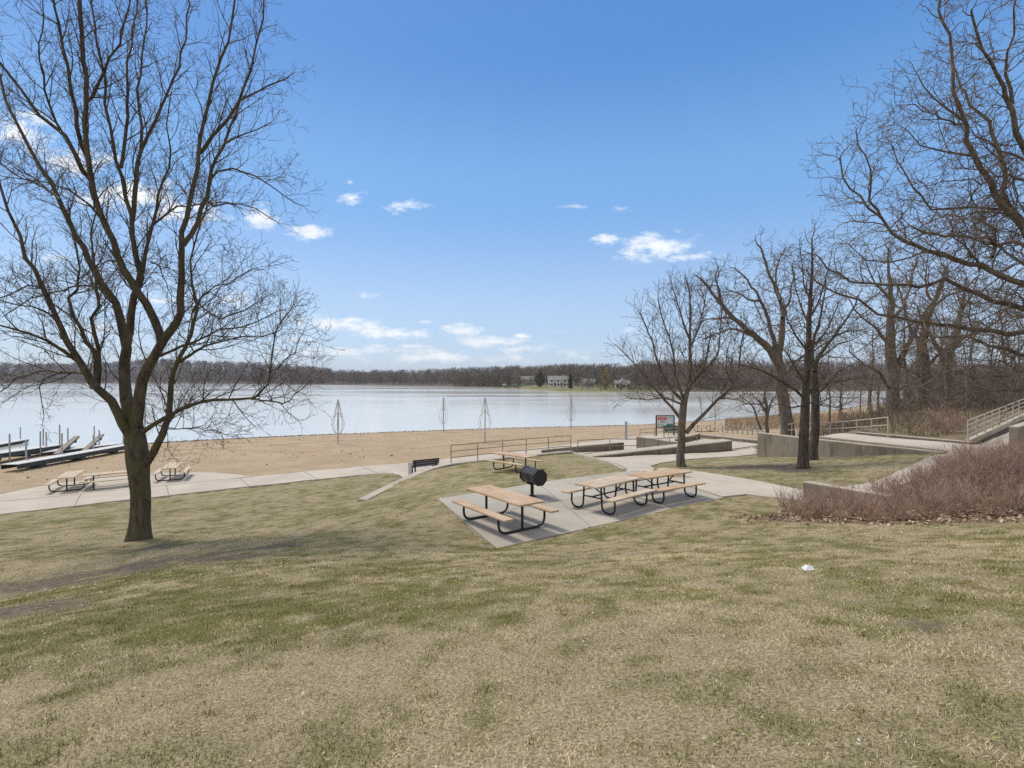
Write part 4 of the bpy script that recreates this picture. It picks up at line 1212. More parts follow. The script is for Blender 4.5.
for px, d, k in WOODS:
    x, y, _ = at(px, 400, d)
    o = kinds[k] if k not in used else copy_tree(kinds[k])
    used.add(k)
    o.location = (x, y, max(gz(x, y), .1)); o.rotation_euler = (0, 0, rg.uniform(0, 6.28)); s = rg.uniform(.8, 1.2); o.scale = (s, s, s * rg.uniform(.9, 1.1))

# ------------------------------------------------------------------ shrubs
def shrub_mesh(seed, h=1.05):
    rg = random.Random(seed)
    br = []
    for k in range(38):
        a = rg.uniform(0, 6.28); q = rg.uniform(0, .22)
        p = (q * math.cos(a), q * math.sin(a), -.05)
        tl = rg.uniform(.12, .75)
        d = (math.cos(a) * tl, math.sin(a) * tl, 1)
        L = h * rg.uniform(.6, 1.1)
        pts, rad = wander(rg, p, d, L, .0065, .003, 5, .09, .02)
        br.append((pts, rad, 3))
        for j in range(4):
            i = rg.randrange(1, 5); b = rg.uniform(0, 6.28)
            d2 = (math.cos(b) * .6, math.sin(b) * .6, .9)
            p2, r2 = wander(rg, pts[i], d2, rg.uniform(.15, .42), .004, .0022, 3, .12, .03)
            br.append((p2, r2, 3))
    return tubes_mesh('shrub', br)
shm = simple('red_twigs', (.31, .185, .138), (.55, .40, .305), 3, .75, .0)
shms = [shrub_mesh(s) for s in (1, 2, 3, 4, 5)]
for m_ in shms: m_.materials.append(shm)
rg = random.Random(5)
cnt = 0
placed = []
tries = 0
while cnt < 190 and tries < 9000:
    tries += 1
    x, y = rg.uniform(6, 20), rg.uniform(9, 19)
    if not bool(inpoly(np.array([x]), np.array([y]), SHRUBPOLY)[0]): continue
    if bool(inpoly(np.array([x]), np.array([y]), WALK2)[0]): continue
    # front strip stays leaf litter only
    fd = seg_dist(np.array([x]), np.array([y]), [(5.9, 13.2), (6.7, 12.0), (8.0, 10.8), (9.8, 9.6), (14, 8.4), (19, 9)])[0][0]
    if fd < .45 + .5 * sstep((x - 8) / 4): continue
    if x < 6.9 + (y - 12) * .12: continue
    if any(math.hypot(x - a, y - b) < .52 for a, b in placed): continue
    if abs((x - 512 / FPX * 0) / y) > 1.15: continue
    placed.append((x, y)); cnt += 1
    o = bpy.data.objects.new('red_twig_shrub', shms[cnt % 5]); COL.objects.link(o)
    o.location = gp(x, y); o.rotation_euler = (rg.uniform(-.08, .08), rg.uniform(-.08, .08), rg.uniform(0, 6.28))
    s = (rg.uniform(.62, .9) + .16 * float(sstep((x - 9) / 5))) * .82; o.scale = (s * 1.1, s * 1.1, s)
    tag(o, 'leafless red twigged shrub in the leaf strewn bed on the right', 'shrub', 'red twigged shrubs in the bed')

# ------------------------------------------------------------------ grass and other ground cover
vm = vcol('grass_blades')
def blades(x, y, z, h, w, tilt, col, name, mat, taper=True, az=None):
    n = len(x)
    if az is None: az = npr.uniform(0, 2 * np.pi, n)
    ca, sa = np.cos(az), np.sin(az)
    dx, dy, dz = ca * np.sin(tilt), sa * np.sin(tilt), np.cos(tilt)
    v = np.empty((n, 3, 3))
    px, py = -sa * w / 2, ca * w / 2
    v[:, 0] = np.c_[x - px, y - py, z - .004]; v[:, 1] = np.c_[x + px, y + py, z - .004]
    v[:, 2] = np.c_[x + dx * h, y + dy * h, z + dz * h]
    me = np_mesh(name, v.reshape(-1, 3), np.arange(3 * n).reshape(n, 3))
    cattr(me, 'Col', np.repeat(col, 3, axis=0))
    o = link(name, me, mat)
    return o

def sample_lawn():
    X, Y = [], []
    for y0, y1, dens in ((1.6, 3, 8500), (3, 5, 7000), (5, 8, 4600), (8, 12, 2400), (12, 17, 1150), (17, 24, 450), (24, 33, 180)):
        w0 = 1.05 * y1 + .3
        n = int((y1 - y0) * 2 * w0 * dens)
        yy = npr.uniform(y0, y1, n); xx = npr.uniform(-w0, w0, n)
        k = np.abs(xx) < 1.02 * yy + .3
        X.append(xx[k]); Y.append(yy[k])
    x = np.concatenate(X); y = np.concatenate(Y)
    keep = ~inpoly(x, y, LOW) & ~inpoly(x, y, CPOLY) & ~inpoly(x, y, SHRUBPOLY)
    for p in POLYS: keep &= ~inpoly(x, y, p)
    d, _, _ = seg_dist(x, y, CURB); keep &= d > .23
    for wl in ([(14.35, 30.15), (18.05, 21.75)], [(4.55, 31), (14.5, 34.25)], [(8.78, 15.55), (9.95, 13.6)], [(3.98, 33.7), (5.12, 27.2), (5.15, 26.2), (4.92, 22.7)]):
        d, _, _ = seg_dist(x, y, wl); keep &= d > .2
    x, y = x[keep], y[keep]
    g, s = cover(x, y)
    clump = fbm(x * 7, y * 7, 33, 3)
    keep = (npr.random(len(x)) > s * .9) & (npr.random(len(x)) < .25 + 1.2 * clump)
    return x[keep], y[keep], g[keep]
x, y, g = sample_lawn()
z = terrain(x, y)
n = len(x)
isg = npr.random(n) < np.clip(g * .95 + .03, 0, 1)
far = np.clip(y / 12, 0, 1)
h = np.where(isg, npr.uniform(.018, .05, n), npr.uniform(.02, .065, n)) * (1 + .3 * far)
tuft = fbm(x * 1.3, y * 1.3, 71, 3)
h *= .45 + .55 * np.clip(tuft - .3, 0, 1)
w = np.where(isg, npr.uniform(.002, .0042, n), npr.uniform(.0018, .0042, n)) * (1 + .9 * far + np.clip((y - 12) / 12, 0, 2))
tilt = np.where(isg, npr.uniform(.35, 1.2, n), npr.uniform(.95, 1.54, n))
t = npr.random((n, 1))
straw = np.array([.20, .155, .085]) * (1 - t ** 1.3) + np.array([.70, .60, .41]) * t ** 1.3
green = np.array([.10, .10, .032]) * (1 - t) + np.array([.36, .345, .135]) * t
colr = np.where(isg[:, None], green, straw)
patch = (.45 * fbm(x * .9 + 9, y * .9, 55, 4) + .55 * fbm(x * 5, y * 5, 56, 3))[:, None]
colr = colr * (.22 + 1.85 * patch) * np.array([1.04, .985, .93])
wh = npr.random(n) < .012
colr[wh] = np.array([.6, .55, .45])
o = blades(x, y, z, h, w, tilt, colr, 'lawn_grass', vm)
tag(o, 'short dry turf of straw and green blades over the hillside', 'grass', kind='stuff')
print('blades', n)

# loose tufts of fresh grass standing above the dead turf
m = 8000
ty_ = 1.8 + 15 * npr.random(m) ** 1.25; tx_ = npr.uniform(-1.02, 1.02, m) * ty_
gk, sk = cover(tx_, ty_)
k = (npr.random(m) < .12 + .75 * gk * (1.2 - fbm(tx_ * .5, ty_ * .5, 91, 3))) & ~inpoly(tx_, ty_, LOW) & ~inpoly(tx_, ty_, SHRUBPOLY) & (sk < .4)
for p in POLYS: k &= ~inpoly(tx_, ty_, p)
tx_, ty_ = tx_[k], ty_[k]; m = len(tx_); nb = 34
size = npr.uniform(.02, .085, m)
px_ = np.repeat(tx_, nb) + npr.normal(0, 1, m * nb) * np.repeat(size, nb); py_ = np.repeat(ty_, nb) + npr.normal(0, 1, m * nb) * np.repeat(size, nb)
t = npr.random((m * nb, 1)); hue = np.repeat(npr.random((m, 1)), nb, axis=0)
cg = (np.array([.12, .125, .035]) * (1 - t) + np.array([.33, .32, .11]) * t) * (1 - hue) + (np.array([.20, .17, .06]) * (1 - t) + np.array([.42, .37, .16]) * t) * hue
o = blades(px_, py_, terrain(px_, py_), npr.uniform(.012, .036, m * nb) * np.repeat(npr.uniform(.7, 1.4, m), nb), npr.uniform(.003, .006, m * nb) * (1 + .12 * py_), npr.uniform(.3, 1.3, m * nb), cg, 'grass_tufts', vm)
tag(o, 'small fresh tufts of grass standing in the dry turf', 'grass', kind='stuff')

def flakes(x, y, z, size, col, name, lift=.012):
    n = len(x)
    az = npr.uniform(0, 6.28, n); ti = npr.normal(0, .45, n); tj = npr.normal(0, .45, n)
    a = np.c_[np.cos(az), np.sin(az), ti]; b = np.c_[-np.sin(az), np.cos(az), tj]
    c = np.c_[x, y, z + lift + npr.uniform(0, .02, n)]
    s = size[:, None]
    v = np.stack([c - a * s, c + b * s * .55 + a * s * .1, c + a * s * 1.05, c - b * s * .6], 1)
    v[:, 1, 2] += npr.uniform(0, .3, n) * size; v[:, 3, 2] += npr.uniform(0, .3, n) * size
    me = np_mesh(name, v.reshape(-1, 3), np.arange(4 * n).reshape(n, 4)); cattr(me, 'Col', np.repeat(col, 4, axis=0))
    return link(name, me, vm)
# fallen leaves in the shrub bed
n = 26000
x = npr.uniform(5.5, 20, n); y = npr.uniform(8.4, 18, n)
fd, _, _ = seg_dist(x, y, [(5.9, 13.2), (6.7, 12.0), (8.0, 10.8), (9.8, 9.6), (14, 8.4), (19, 9)])
k = (inpoly(x, y, SHRUBPOLY) & ((fd < 1.4) | (npr.random(n) < .35)) & (npr.random(n) < .35 + 1.4 * fd)) | ((fd < .55) & (npr.random(n) < .35 * (1 - fd / .55)))
for p in POLYS: k &= ~inpoly(x, y, p)
x, y = x[k], y[k]; n = len(x); t = npr.random((n, 1))
pal = np.array([[.20, .13, .085], [.32, .225, .15], [.48, .37, .26], [.13, .085, .06]])
c = pal[npr.integers(0, 4, n)] * (.75 + .5 * t)
o = flakes(x, y, terrain(x, y), npr.uniform(.02, .06, n), c, 'leaf_litter')
tag(o, 'brown fallen leaves lying under the red shrubs', 'leaf litter', kind='stuff')
# scattered scraps of leaf on the lawn
n = 12000
y = 1.8 + 13 * npr.random(n) ** 1.3; x = npr.uniform(-1, 1, n) * y
kk = npr.random(n) < 2.2 * np.clip(fbm(x * .8, y * .8, 17, 3) - .42, 0, 1) + .1; x, y = x[kk], y[kk]
k = ~inpoly(x, y, SHRUBPOLY) & ~inpoly(x, y, LOW)
for p in POLYS: k &= ~inpoly(x, y, p)
x, y = x[k], y[k]; n = len(x)
pal = np.array([[.5, .44, .36], [.34, .25, .16], [.2, .14, .09], [.62, .57, .50], [.42, .34, .24]])
o = flakes(x, y, terrain(x, y), npr.uniform(.005, .016, n) * (.5 + .8 * npr.random(n)) * np.clip(y / 7, .6, 1.2), pal[npr.integers(0, 5, n)], 'leaf_scraps')
tag(o, 'pale scraps of dead leaf scattered over the lawn', 'leaf scraps', kind='stuff')
# driftwood bits and leaves along the waterline and over the sand
m = 5200
k_ = npr.integers(4, 12, m); f_ = npr.random(m)
SA = np.array(SHORE)
bx = SA[k_, 0] * (1 - f_) + SA[np.minimum(k_ + 1, len(SA) - 1), 0] * f_; by = SA[k_, 1] * (1 - f_) + SA[np.minimum(k_ + 1, len(SA) - 1), 1] * f_
off = np.abs(npr.normal(0, .5, m)) + .1 + .5 * fbm(bx * .2, by * .2, 3, 3)
off = np.where(npr.random(m) < .25, npr.uniform(0, 28, m), off)
bx = bx + .38 * off; by = by - .92 * off
k_ = inpoly(bx, by, LOW) & ~inpoly(bx, by, CPOLY) & (by > 30)
for p in POLYS: k_ &= ~inpoly(bx, by, p)
bx, by = bx[k_], by[k_]; m = len(bx)
pal = np.array([[.10, .075, .05], [.16, .115, .075], [.07, .055, .04], [.24, .19, .13]])
o = flakes(bx, by, terrain(bx, by), npr.uniform(.03, .11, m), pal[npr.integers(0, 4, m)], 'beach_debris')
tag(o, 'dark scraps of wood and leaf along the waterline and on the sand', 'beach debris', kind='stuff')
# one white scrap that catches the eye
x0, y0 = on_ground(808, 571)
b = MB(); b.add([(-.05, -.03, .0), (.05, -.04, .02), (.07, .03, .03), (0, .05, .045), (-.06, .03, .02), (0, 0, .05)], [(0, 1, 5), (1, 2, 5), (2, 3, 5), (3, 4, 5), (4, 0, 5)])
o = b.build('paper_scrap', M['white']); o.location = gp(x0, y0, .005); tag(o, 'small crumpled white paper scrap on the grass below the shrubs', 'litter')

# tan tall grass and brown brush behind the upper walk
bm_ = vcol('brush_stems')
n = 46000
d = npr.uniform(24.5, 75, n) ; px = npr.uniform(748, 1060, n)
x = (px - 512) / FPX * d; y = d
uu = (x - 20.6) * U[0] + (y - 24.4) * U[1]; vv = (x - 20.6) * V[0] + (y - 24.4) * V[1]
k = inpoly(x, y, CPOLY) & ~inpoly(x, y, UPPER)
wa, _, _ = seg_dist(x, y, [(18.05, 21.75), (14.35, 30.15)])
k &= (vv > .9) & (wa > 5.0)
rr, _, _ = seg_dist(x, y, [(19.45, 26.9), (20.2, 31), (21.1, 37)]); r2, _, _ = seg_dist(x, y, [(17.6, 31.3), (18.6, 34.5), (19.6, 38)])
k &= (rr > .8) & (r2 > .9)
sd, ss, _ = seg_dist(x, y, SHORE); k &= ss < 0
x, y = x[k], y[k]; n = len(x)
hg = fbm(x * .35, y * .35, 51, 3)
h = npr.uniform(.2, .7, n) * (.4 + 1.0 * hg)
t = npr.random((n, 1))
c = np.array([.15, .105, .065]) * (1 - t) + np.array([.36, .28, .17]) * t
brown = (fbm(x * .2, y * .2, 8, 3) > .5) & (npr.random(n) < .7)
brown |= npr.random(n) < .3
c[brown] = (np.array([.09, .06, .05]) * (1 - t) + np.array([.18, .13, .10]) * t)[brown]
o = blades(x, y, terrain(x, y), h, npr.uniform(.012, .035, n) * y / 30, npr.uniform(0, .5, n), c, 'tall_grass', bm_)
tag(o, 'tan tall dead grass between the upper walk and the wood', 'tall grass', kind='stuff')
# beach grass band right of the bike racks
n = 9000
px = npr.uniform(725, 905, n); d = npr.uniform(58, 95, n); x = (px - 512) / FPX * d; y = d
sd, ss, _ = seg_dist(x, y, SHORE); k = (ss < 0) & (sd < 24) & (sd > 1.0) & (y > 40); x, y = x[k], y[k]; n = len(x)
t = npr.random((n, 1)); c = np.array([.24, .17, .10]) * (1 - t) + np.array([.42, .31, .19]) * t
o = blades(x, y, terrain(x, y), npr.uniform(.3, .9, n), npr.uniform(.03, .07, n), npr.uniform(0, .5, n), c, 'beach_grass', bm_)
tag(o, 'dry tan reeds along the shore behind the bike racks', 'reeds', kind='stuff')
# thicket of thin stems in the wood
n = 5200
rgt = random.Random(91)
br = []
for i in range(n):
    px = rgt.uniform(838, 1070); d = rgt.uniform(34, 84)
    if px < 905 and rgt.random() < .8: continue
    if rgt.random() < .25: continue
    x = (px - 512) / FPX * d; y = d
    a = rgt.uniform(0, 6.28)
    hgt = rgt.uniform(.8, 3.2) * (.6 + .8 * ((px - 838) / 230))
    p, r_ = wander(rgt, (x, y, 0), (math.cos(a) * .25, math.sin(a) * .25, 1), hgt, .016 * d / 45, .008 * d / 45, 5, .14, .02)
    br.append((p, r_, 3))
    for j in range(4):
        i2 = rgt.randrange(1, 5); b = rgt.uniform(0, 6.28)
        p2, q2 = wander(rgt, p[i2], (math.cos(b) * .7, math.sin(b) * .7, .8), hgt * .35, .010 * d / 45, .006 * d / 45, 3, .2, .02)
        br.append((p2, q2, 3))
XY = np.array([b[0][0][:2] for b in br]); Z0 = terrain(XY[:, 0], XY[:, 1])
zmap = {}
cur = 0
# side shoots share the ground height of the stem they leave
fixed = []
last = 0
for (p, r_, s_), z0 in zip(br, Z0):
    if p[0][2] == 0: last = max(z0, 0)
    fixed.append(([(a[0], a[1], a[2] + last) for a in p], r_, s_))
me = tubes_mesh('thicket', fixed)
o = link('thicket', me, simple('thicket_twigs', (.12, .09, .076), (.27, .21, .175), .4, .85, 0))
tag(o, 'brown thicket of bare stems under the wood at the right', 'thicket', kind='stuff')
# one reddish bush by the walk corner
for i, (px, d) in enumerate(((950, 27.5), (938, 29))):
    x, y, _ = at(px, 430, d)
    o = bpy.data.objects.new('brush_bush', shms[i]); COL.objects.link(o); o.location = gp(x, y); o.scale = (1.5, 1.5, 1.45)
    tag(o, ('right' if i == 0 else 'left') + ' one of two russet bushes behind the curb by the climbing railing', 'bush')

# ------------------------------------------------------------------ far shore
SH = [(-500, 1100), (-200, 1030), (0, 1000), (120, 1000), (200, 960), (250, 880), (300, 760), (360, 680), (420, 590), (446, 530), (456, 490), (500, 446), (522, 381), (550, 320), (577, 288), (640, 286), (700, 288), (760, 292), (860, 312), (960, 330), (1100, 330), (1500, 330)]
def shore_d(px): return np.interp(px, [a for a, _ in SH], [b for _, b in SH])
def hill(px, t):
    """land height t metres beyond the far shore"""
    left = np.interp(px, [-500, -100, 40, 110, 150, 190, 230, 280, 330, 400], [32, 27, 26, 28, 38, 32, 27, 18, 6, 2])
    return .4 + np.minimum(t, 40) * .05 + left * sstep((t - 30) / 260) + 3.0 * sstep((t - 40) / 150) + np.clip(t - 400, 0, 4000) * .004
def far_land():
    pxs = np.concatenate([np.arange(-500, 0, 25), np.arange(0, 1060, 5), np.arange(1060, 1501, 25)])
    ts = np.array([-15, -2, 0, 3, 8, 16, 30, 50, 80, 120, 180, 260, 360, 600, 1200, 3000])
    v = []
    for t in ts:
        d = shore_d(pxs) + t
        d0 = d + np.interp(np.sin(pxs * .37) + np.sin(pxs * .11 + 1), [-2, 2], [-4, 4])
        z = np.where(t < 0, -.8 + 0 * pxs, hill(pxs, np.full(len(pxs), t * 1.0))) if t != 0 else np.full(len(pxs), .05)
        v.append(np.c_[(pxs - 512) / FPX * d0, d0, z])
    nx = len(pxs); i = np.arange(nx * len(ts)).reshape(len(ts), nx)
    F = np.stack([i[:-1, :-1], i[:-1, 1:], i[1:, 1:], i[1:, :-1]], -1).reshape(-1, 4)
    me = np_mesh('far_hills', np.concatenate(v), F, True)
    n = NT('far_bank')
    f = n.noise(.02, 5, .6)
    c = n.mix(n.ramp(f, .35, .65), (.085, .068, .05), (.15, .12, .085))
    lawn = n.mix(n.ramp(f, .35, .65), (.15, .145, .065), (.23, .21, .10))
    c = n.mix(n.attr('lawn'), c, lawn)
    P_ = np.tile(pxs, len(ts)); fattr(me, 'lawn', sstep((P_ - 490) / 30) * sstep((690 - P_) / 60))
    o = link('far_hills', me, n.bsdf(c, .95)); o['kind'] = 'structure'
far_land()
def far_z(px, t): return float(hill(np.array([px]), np.array([t * 1.0]))[0])
fm = vcol('far_woods_bark', .95, .05)
def far_wood(name, label, count, pxr, tr, Hr, seed, tones, quads=70, wmul=1.0, tpow=1.0):
    g = np.random.default_rng(seed)
    vs, cs = [], []
    for k in range(count):
        px = g.uniform(*pxr); t = tr[0] + (tr[1] - tr[0]) * g.random() ** tpow
        d = float(shore_d(px)) + t
        X = (px - 512) / FPX * d; Z = far_z(px, t); H = g.uniform(*Hr); Wd = H * g.uniform(.26, .42) * wmul
        pix = d / FPX
        tone = np.array(tones[g.integers(0, len(tones))]) * g.uniform(.75, 1.25)
        # trunk
        q = quads
        cz = Z + H * (.08 + .88 * g.random(q) ** .8)
        hfrac = (cz - Z) / H
        rad = Wd * np.sqrt(np.clip(1 - ((hfrac - .55) / .5) ** 2, 0.02, 1))
        a = g.uniform(0, 6.28, q); rr = rad * np.sqrt(g.random(q))
        cx = X + rr * np.cos(a); cy = d + rr * np.sin(a)
        L = H * g.uniform(.06, .15, q); w = g.uniform(.10, .22, q) * max(.8, pix)
        lean = g.normal(0, .45, q); ln2 = g.normal(0, .3, q)
        az = g.uniform(0, 3.14, q)
        wx, wy = np.cos(az) * w, np.sin(az) * w
        p0 = np.c_[cx, cy, cz]; p1 = np.c_[cx + lean * L, cy + ln2 * L, cz + L]
        o2 = np.c_[wx, wy, 0 * wx]
        vs.append(np.stack([p0 - o2, p0 + o2, p1 + o2 * .4, p1 - o2 * .4], 1))
        cs.append(np.repeat((tone * g.uniform(.75, 1.25, (q, 1)))[:, None], 4, 1))
        tw = max(.10, .3 * pix * .4)
        tv = np.array([[[X - tw, d, Z - 1], [X + tw, d, Z - 1], [X + tw * .3, d, Z + H * .85], [X - tw * .3, d, Z + H * .85]], [[X, d - tw, Z - 1], [X, d + tw, Z - 1], [X, d + tw * .3, Z + H * .85], [X, d - tw * .3, Z + H * .85]]])
        vs.append(tv); cs.append(np.full((2, 4, 3), tone * 1.05))
    v = np.concatenate(vs).reshape(-1, 3); c = np.concatenate(cs).reshape(-1, 3)
    me = np_mesh(name, v, np.arange(len(v)).reshape(-1, 4)); cattr(me, 'Col', c)
    o = link(name, me, fm); tag(o, label, 'woods', kind='stuff')
GT = [(.165, .125, .11), (.20, .155, .13), (.145, .118, .11), (.23, .175, .14)]
far_wood('hillside_wood', 'bare brown wood on the hills across the lake at the left', 2300, (-120, 330), (2, 330), (12, 19), 1, GT, 75, tpow=1.2)
far_wood('shore_wood', 'grey brown bare wood along the middle of the far shore', 1200, (290, 520), (3, 160), (7, 17), 2, GT + [(.27, .22, .18), (.17, .14, .11), (.11, .10, .06)], 70)
far_wood('village_wood', 'bare mixed wood behind the white houses across the lake', 750, (500, 700), (55, 170), (8, 15), 3, GT + [(.11, .11, .06), (.26, .21, .17)], 100)
far_wood('garden_trees', 'scattered garden trees between the white houses across the lake', 46, (498, 640), (6, 50), (4, 11), 9, GT + [(.10, .105, .055), (.25, .2, .13)], 60)
far_wood('east_shore_wood', 'bare wood on the far shore behind the right hand trees', 1100, (640, 1120), (8, 140), (8, 18), 4, GT + [(.26, .21, .17)], 90)
far_wood('point_wood', 'low shrubby trees on the wooded point left of the houses', 110, (452, 520), (3, 26), (6, 13), 6, [(.15, .125, .10), (.12, .10, .07), (.18, .15, .12)], 90)
far_wood('bank_brush', 'dark low brush along the far bank right of the houses', 120, (600, 800), (3, 14), (1.5, 4.5), 7, [(.06, .055, .035), (.09, .07, .05), (.11, .09, .045)], 40, 2.2)

# conifers and willow across the lake
def leafy(name, label, px, t, H, Wd, tone, shape, seed, q=700):
    g = np.random.default_rng(seed)
    d = float(shore_d(px)) + t; X = (px - 512) / FPX * d; Z = far_z(px, t)
    root = thing(name, label, 'tree', (X, d, Z))
    MB().tube([(0, 0, -.5), (0, 0, H * .5), (0, 0, H * .93)], [H * .02, H * .014, H * .004], 6).build('trunk', M['bark2'], root)
    hf = g.random(q) ** (1.0 if shape == 'round' else .8)
    prof = np.sqrt(np.clip(1 - ((hf - .5) / .52) ** 2, .02, 1)) if shape == 'round' else (1 - hf) ** .8 + .05
    a = g.uniform(0, 6.28, q); rr = Wd * prof * np.sqrt(g.random(q)) * (1 + .28 * np.sin(3 * a + 9 * hf) + .2 * np.sin(14 * hf + 2 * a))
    c = np.c_[rr * np.cos(a), rr * np.sin(a), H * (.08 + .92 * hf)]
    u_ = g.normal(size=(q, 3)); u_ /= np.linalg.norm(u_, axis=1, keepdims=True); w_ = np.cross(u_, g.normal(size=(q, 3))); w_ /= np.linalg.norm(w_, axis=1, keepdims=True)
    s = g.uniform(.25, .6, (q, 1))
    v = np.stack([c - u_ * s, c + w_ * s * .7, c + u_ * s, c - w_ * s * .7], 1).reshape(-1, 3)
    me = np_mesh('crown', v, np.arange(4 * q).reshape(q, 4)); cattr(me, 'Col', np.repeat(np.array(tone) * g.uniform(.6, 1.3, (q, 1)), 4, axis=0))
    link('crown', me, fm, root)
leafy('pine_tree', 'broad dark green pine between the two pale houses across the lake', 540, 20, 10.5, 3.2, (.06, .075, .035), 'round', 1, 900)
leafy('spruce_tree', 'narrow dark spruce just right of the white house across the lake', 570.5, 12, 9.5, 1.3, (.03, .04, .022), 'cone', 2, 600)
leafy('willow_tree', 'yellow tinged willow on the far bank right of the houses', 605.5, 9, 12.5, 2.6, (.26, .20, .075), 'round', 3, 420)
leafy('pine_tree', 'small dark pine at the left of the grey house across the lake', 514, 30, 9, 2.2, (.04, .045, .022), 'round', 4, 500)

# houses
hw = simple('white_house_paint', (.52, .51, .48), (.66, .65, .62), .6, .7)
hg_ = simple('grey_house_siding', (.38, .36, .34), (.5, .48, .46), .6, .7)
hr = simple('grey_shingles', (.17, .16, .16), (.26, .25, .245), 1.2, .9)
hgls = NT('house_glass').bsdf((.03, .035, .04), .1, None, spec=.5)
def house(label, px, t, w, dep, h, mat, gables=2, seed=1, base=0):
    d = float(shore_d(px)) + t; X = (px - 512) / FPX * d; Z = far_z(px, t) + base
    root = thing('lake_house', label, 'house', (X, d, Z), R(-3), 'houses across the lake')
    b = MB(); b.box((0, 0, h / 2 - .5), (w, dep, h + 1)); b.build('wall', mat, root)
    b = MB()
    rh = dep * .34; e = .5
    b.add([(-w / 2 - e, -dep / 2 - e, h - .1), (w / 2 + e, -dep / 2 - e, h - .1), (w / 2 + e, dep / 2 + e, h - .1), (-w / 2 - e, dep / 2 + e, h - .1), (-w / 2 - e, 0, h + rh), (w / 2 + e, 0, h + rh)],
          [(0, 1, 5, 4), (2, 3, 4, 5), (1, 2, 5), (3, 0, 4), (3, 2, 1, 0)])
    rf = b.build('roof', hr, root)
    b = MB(); b.box((w * .28, .4, h + rh * .8), (.8, .8, 2.0)); b.build('chimney', mat, rf)
    for k in range(gables):
        gx = -w / 2 + w * (k + .5) / gables; gw = w / gables * .62; gh = h * 1.02
        b = MB(); y0 = -dep / 2 - 1.0
        b.add([(gx - gw / 2, y0, -.9), (gx + gw / 2, y0, -.9), (gx + gw / 2, y0, gh), (gx, y0, gh + gw * .55), (gx - gw / 2, y0, gh),
               (gx - gw / 2, 0, -.9), (gx + gw / 2, 0, -.9), (gx + gw / 2, 0, gh), (gx, 0, gh + gw * .55), (gx - gw / 2, 0, gh)],
              [(0, 1, 2, 3, 4), (1, 6, 7, 2), (5, 0, 4, 9), (4, 3, 8, 9), (3, 2, 7, 8)])
        b.build('gable_front', mat, root)
        for zz in (1.3, 3.7):
            if zz < h - .5:
                b = MB(); b.box((gx, y0 - .03, zz), (gw * .55, .08, 1.35)); b.build('window', hgls, root)
    for k in range(gables + 1):
        gx = -w / 2 + w * k / gables + (.9 if k == 0 else -.9 if k == gables else 0)
        b = MB(); b.box((gx, -dep / 2 - .03, 1.4), (1.1, .08, 1.5)); b.build('window', hgls, root)
    return root
house('large white gabled house across the lake', 558, 38, 13, 8, 4.4, hw, 3)
house('pale grey house left of the pine across the lake', 527.5, 48, 10, 8, 4.6, hg_, 2)
house('small grey house at the left end of the houses across the lake', 506, 52, 8.5, 7, 4.2, hg_, 1)
house('tiny pale cottage half hidden in the trees right of the willow across the lake', 622, 26, 8, 6, 2.8, hg_, 1)
house('small white cottage between the willow and the narrow spruce across the lake', 588, 44, 8, 6, 3.0, hg_, 2)
# boathouse and boat lift
def lift(label, px, w, h, mat, t=1):
    d = float(shore_d(px)) + t; X = (px - 512) / FPX * d
    root = thing('boat_lift', label, 'boat lift', (X, d, 0), 0, 'boat lifts at the far bank')
    for sx in (-1, 1):
        for sy in (-1, 1):
            b = MB(); b.box((sx * w / 2, sy * 2, h / 2 - .5), (.22, .22, h + 1)); b.build('post', M['galv'], root)
    b = MB()
    b.add([(-w / 2 - .2, -2.4, h), (0, -2.4, h + .7), (w / 2 + .2, -2.4, h), (-w / 2 - .2, 2.4, h), (0, 2.4, h + .7), (w / 2 + .2, 2.4, h), (-w / 2 - .2, -2.4, h - .5), (w / 2 + .2, -2.4, h - .5), (-w / 2 - .2, 2.4, h - .5), (w / 2 + .2, 2.4, h - .5)],
          [(0, 1, 4, 3), (1, 2, 5, 4), (0, 6, 7, 2, 1), (3, 4, 5, 9, 8), (0, 3, 8, 6), (2, 7, 9, 5)])
    b.build('canopy', mat, root)
lift('white canopied boat lift on the far bank', 504.5, 3.2, 3.0, hw, -3)
lift('teal canopied boat lift on the far bank', 515.5, 4.0, 3.4, simple('teal_canvas', (.10, .20, .19), (.14, .27, .25), 1), -3)

# ------------------------------------------------------------------ sky, sun, camera
SUN_AZ = R(-58)      # from +Y toward +X
SUN_EL = R(57)
W = bpy.data.worlds.new('World'); SC.world = W; W.use_nodes = True
nt = W.node_tree; nt.nodes.clear()
def wn(ty): return nt.nodes.new(ty)
def wmath(op, a, b=0.0, clamp=False):
    nd = wn('ShaderNodeMath'); nd.operation = op; nd.use_clamp = clamp
    for i, val in enumerate((a, b)):
        if hasattr(val, 'links'): nt.links.new(val, nd.inputs[i])
        else: nd.inputs[i].default_value = val
    return nd.outputs[0]
out = wn('ShaderNodeOutputWorld'); bg = wn('ShaderNodeBackground'); nt.links.new(bg.outputs[0], out.inputs[0])
sky = wn('ShaderNodeTexSky'); sky.sky_type = 'NISHITA'; sky.sun_disc = False
sky.sun_elevation = SUN_EL; sky.sun_rotation = SUN_AZ; sky.air_density = 1.0; sky.dust_density = .6; sky.ozone_density = 2.2; sky.altitude = 250
tc = wn('ShaderNodeTexCoord')
sep = wn('ShaderNodeSeparateXYZ'); nt.links.new(tc.outputs['Generated'], sep.inputs[0])
yy = wmath('MAXIMUM', sep.outputs[1], .02)
u_ = wmath('DIVIDE', sep.outputs[0], yy); w_ = wmath('DIVIDE', sep.outputs[2], yy)
uv = wn('ShaderNodeCombineXYZ'); nt.links.new(u_, uv.inputs[0]); nt.links.new(w_, uv.inputs[1])
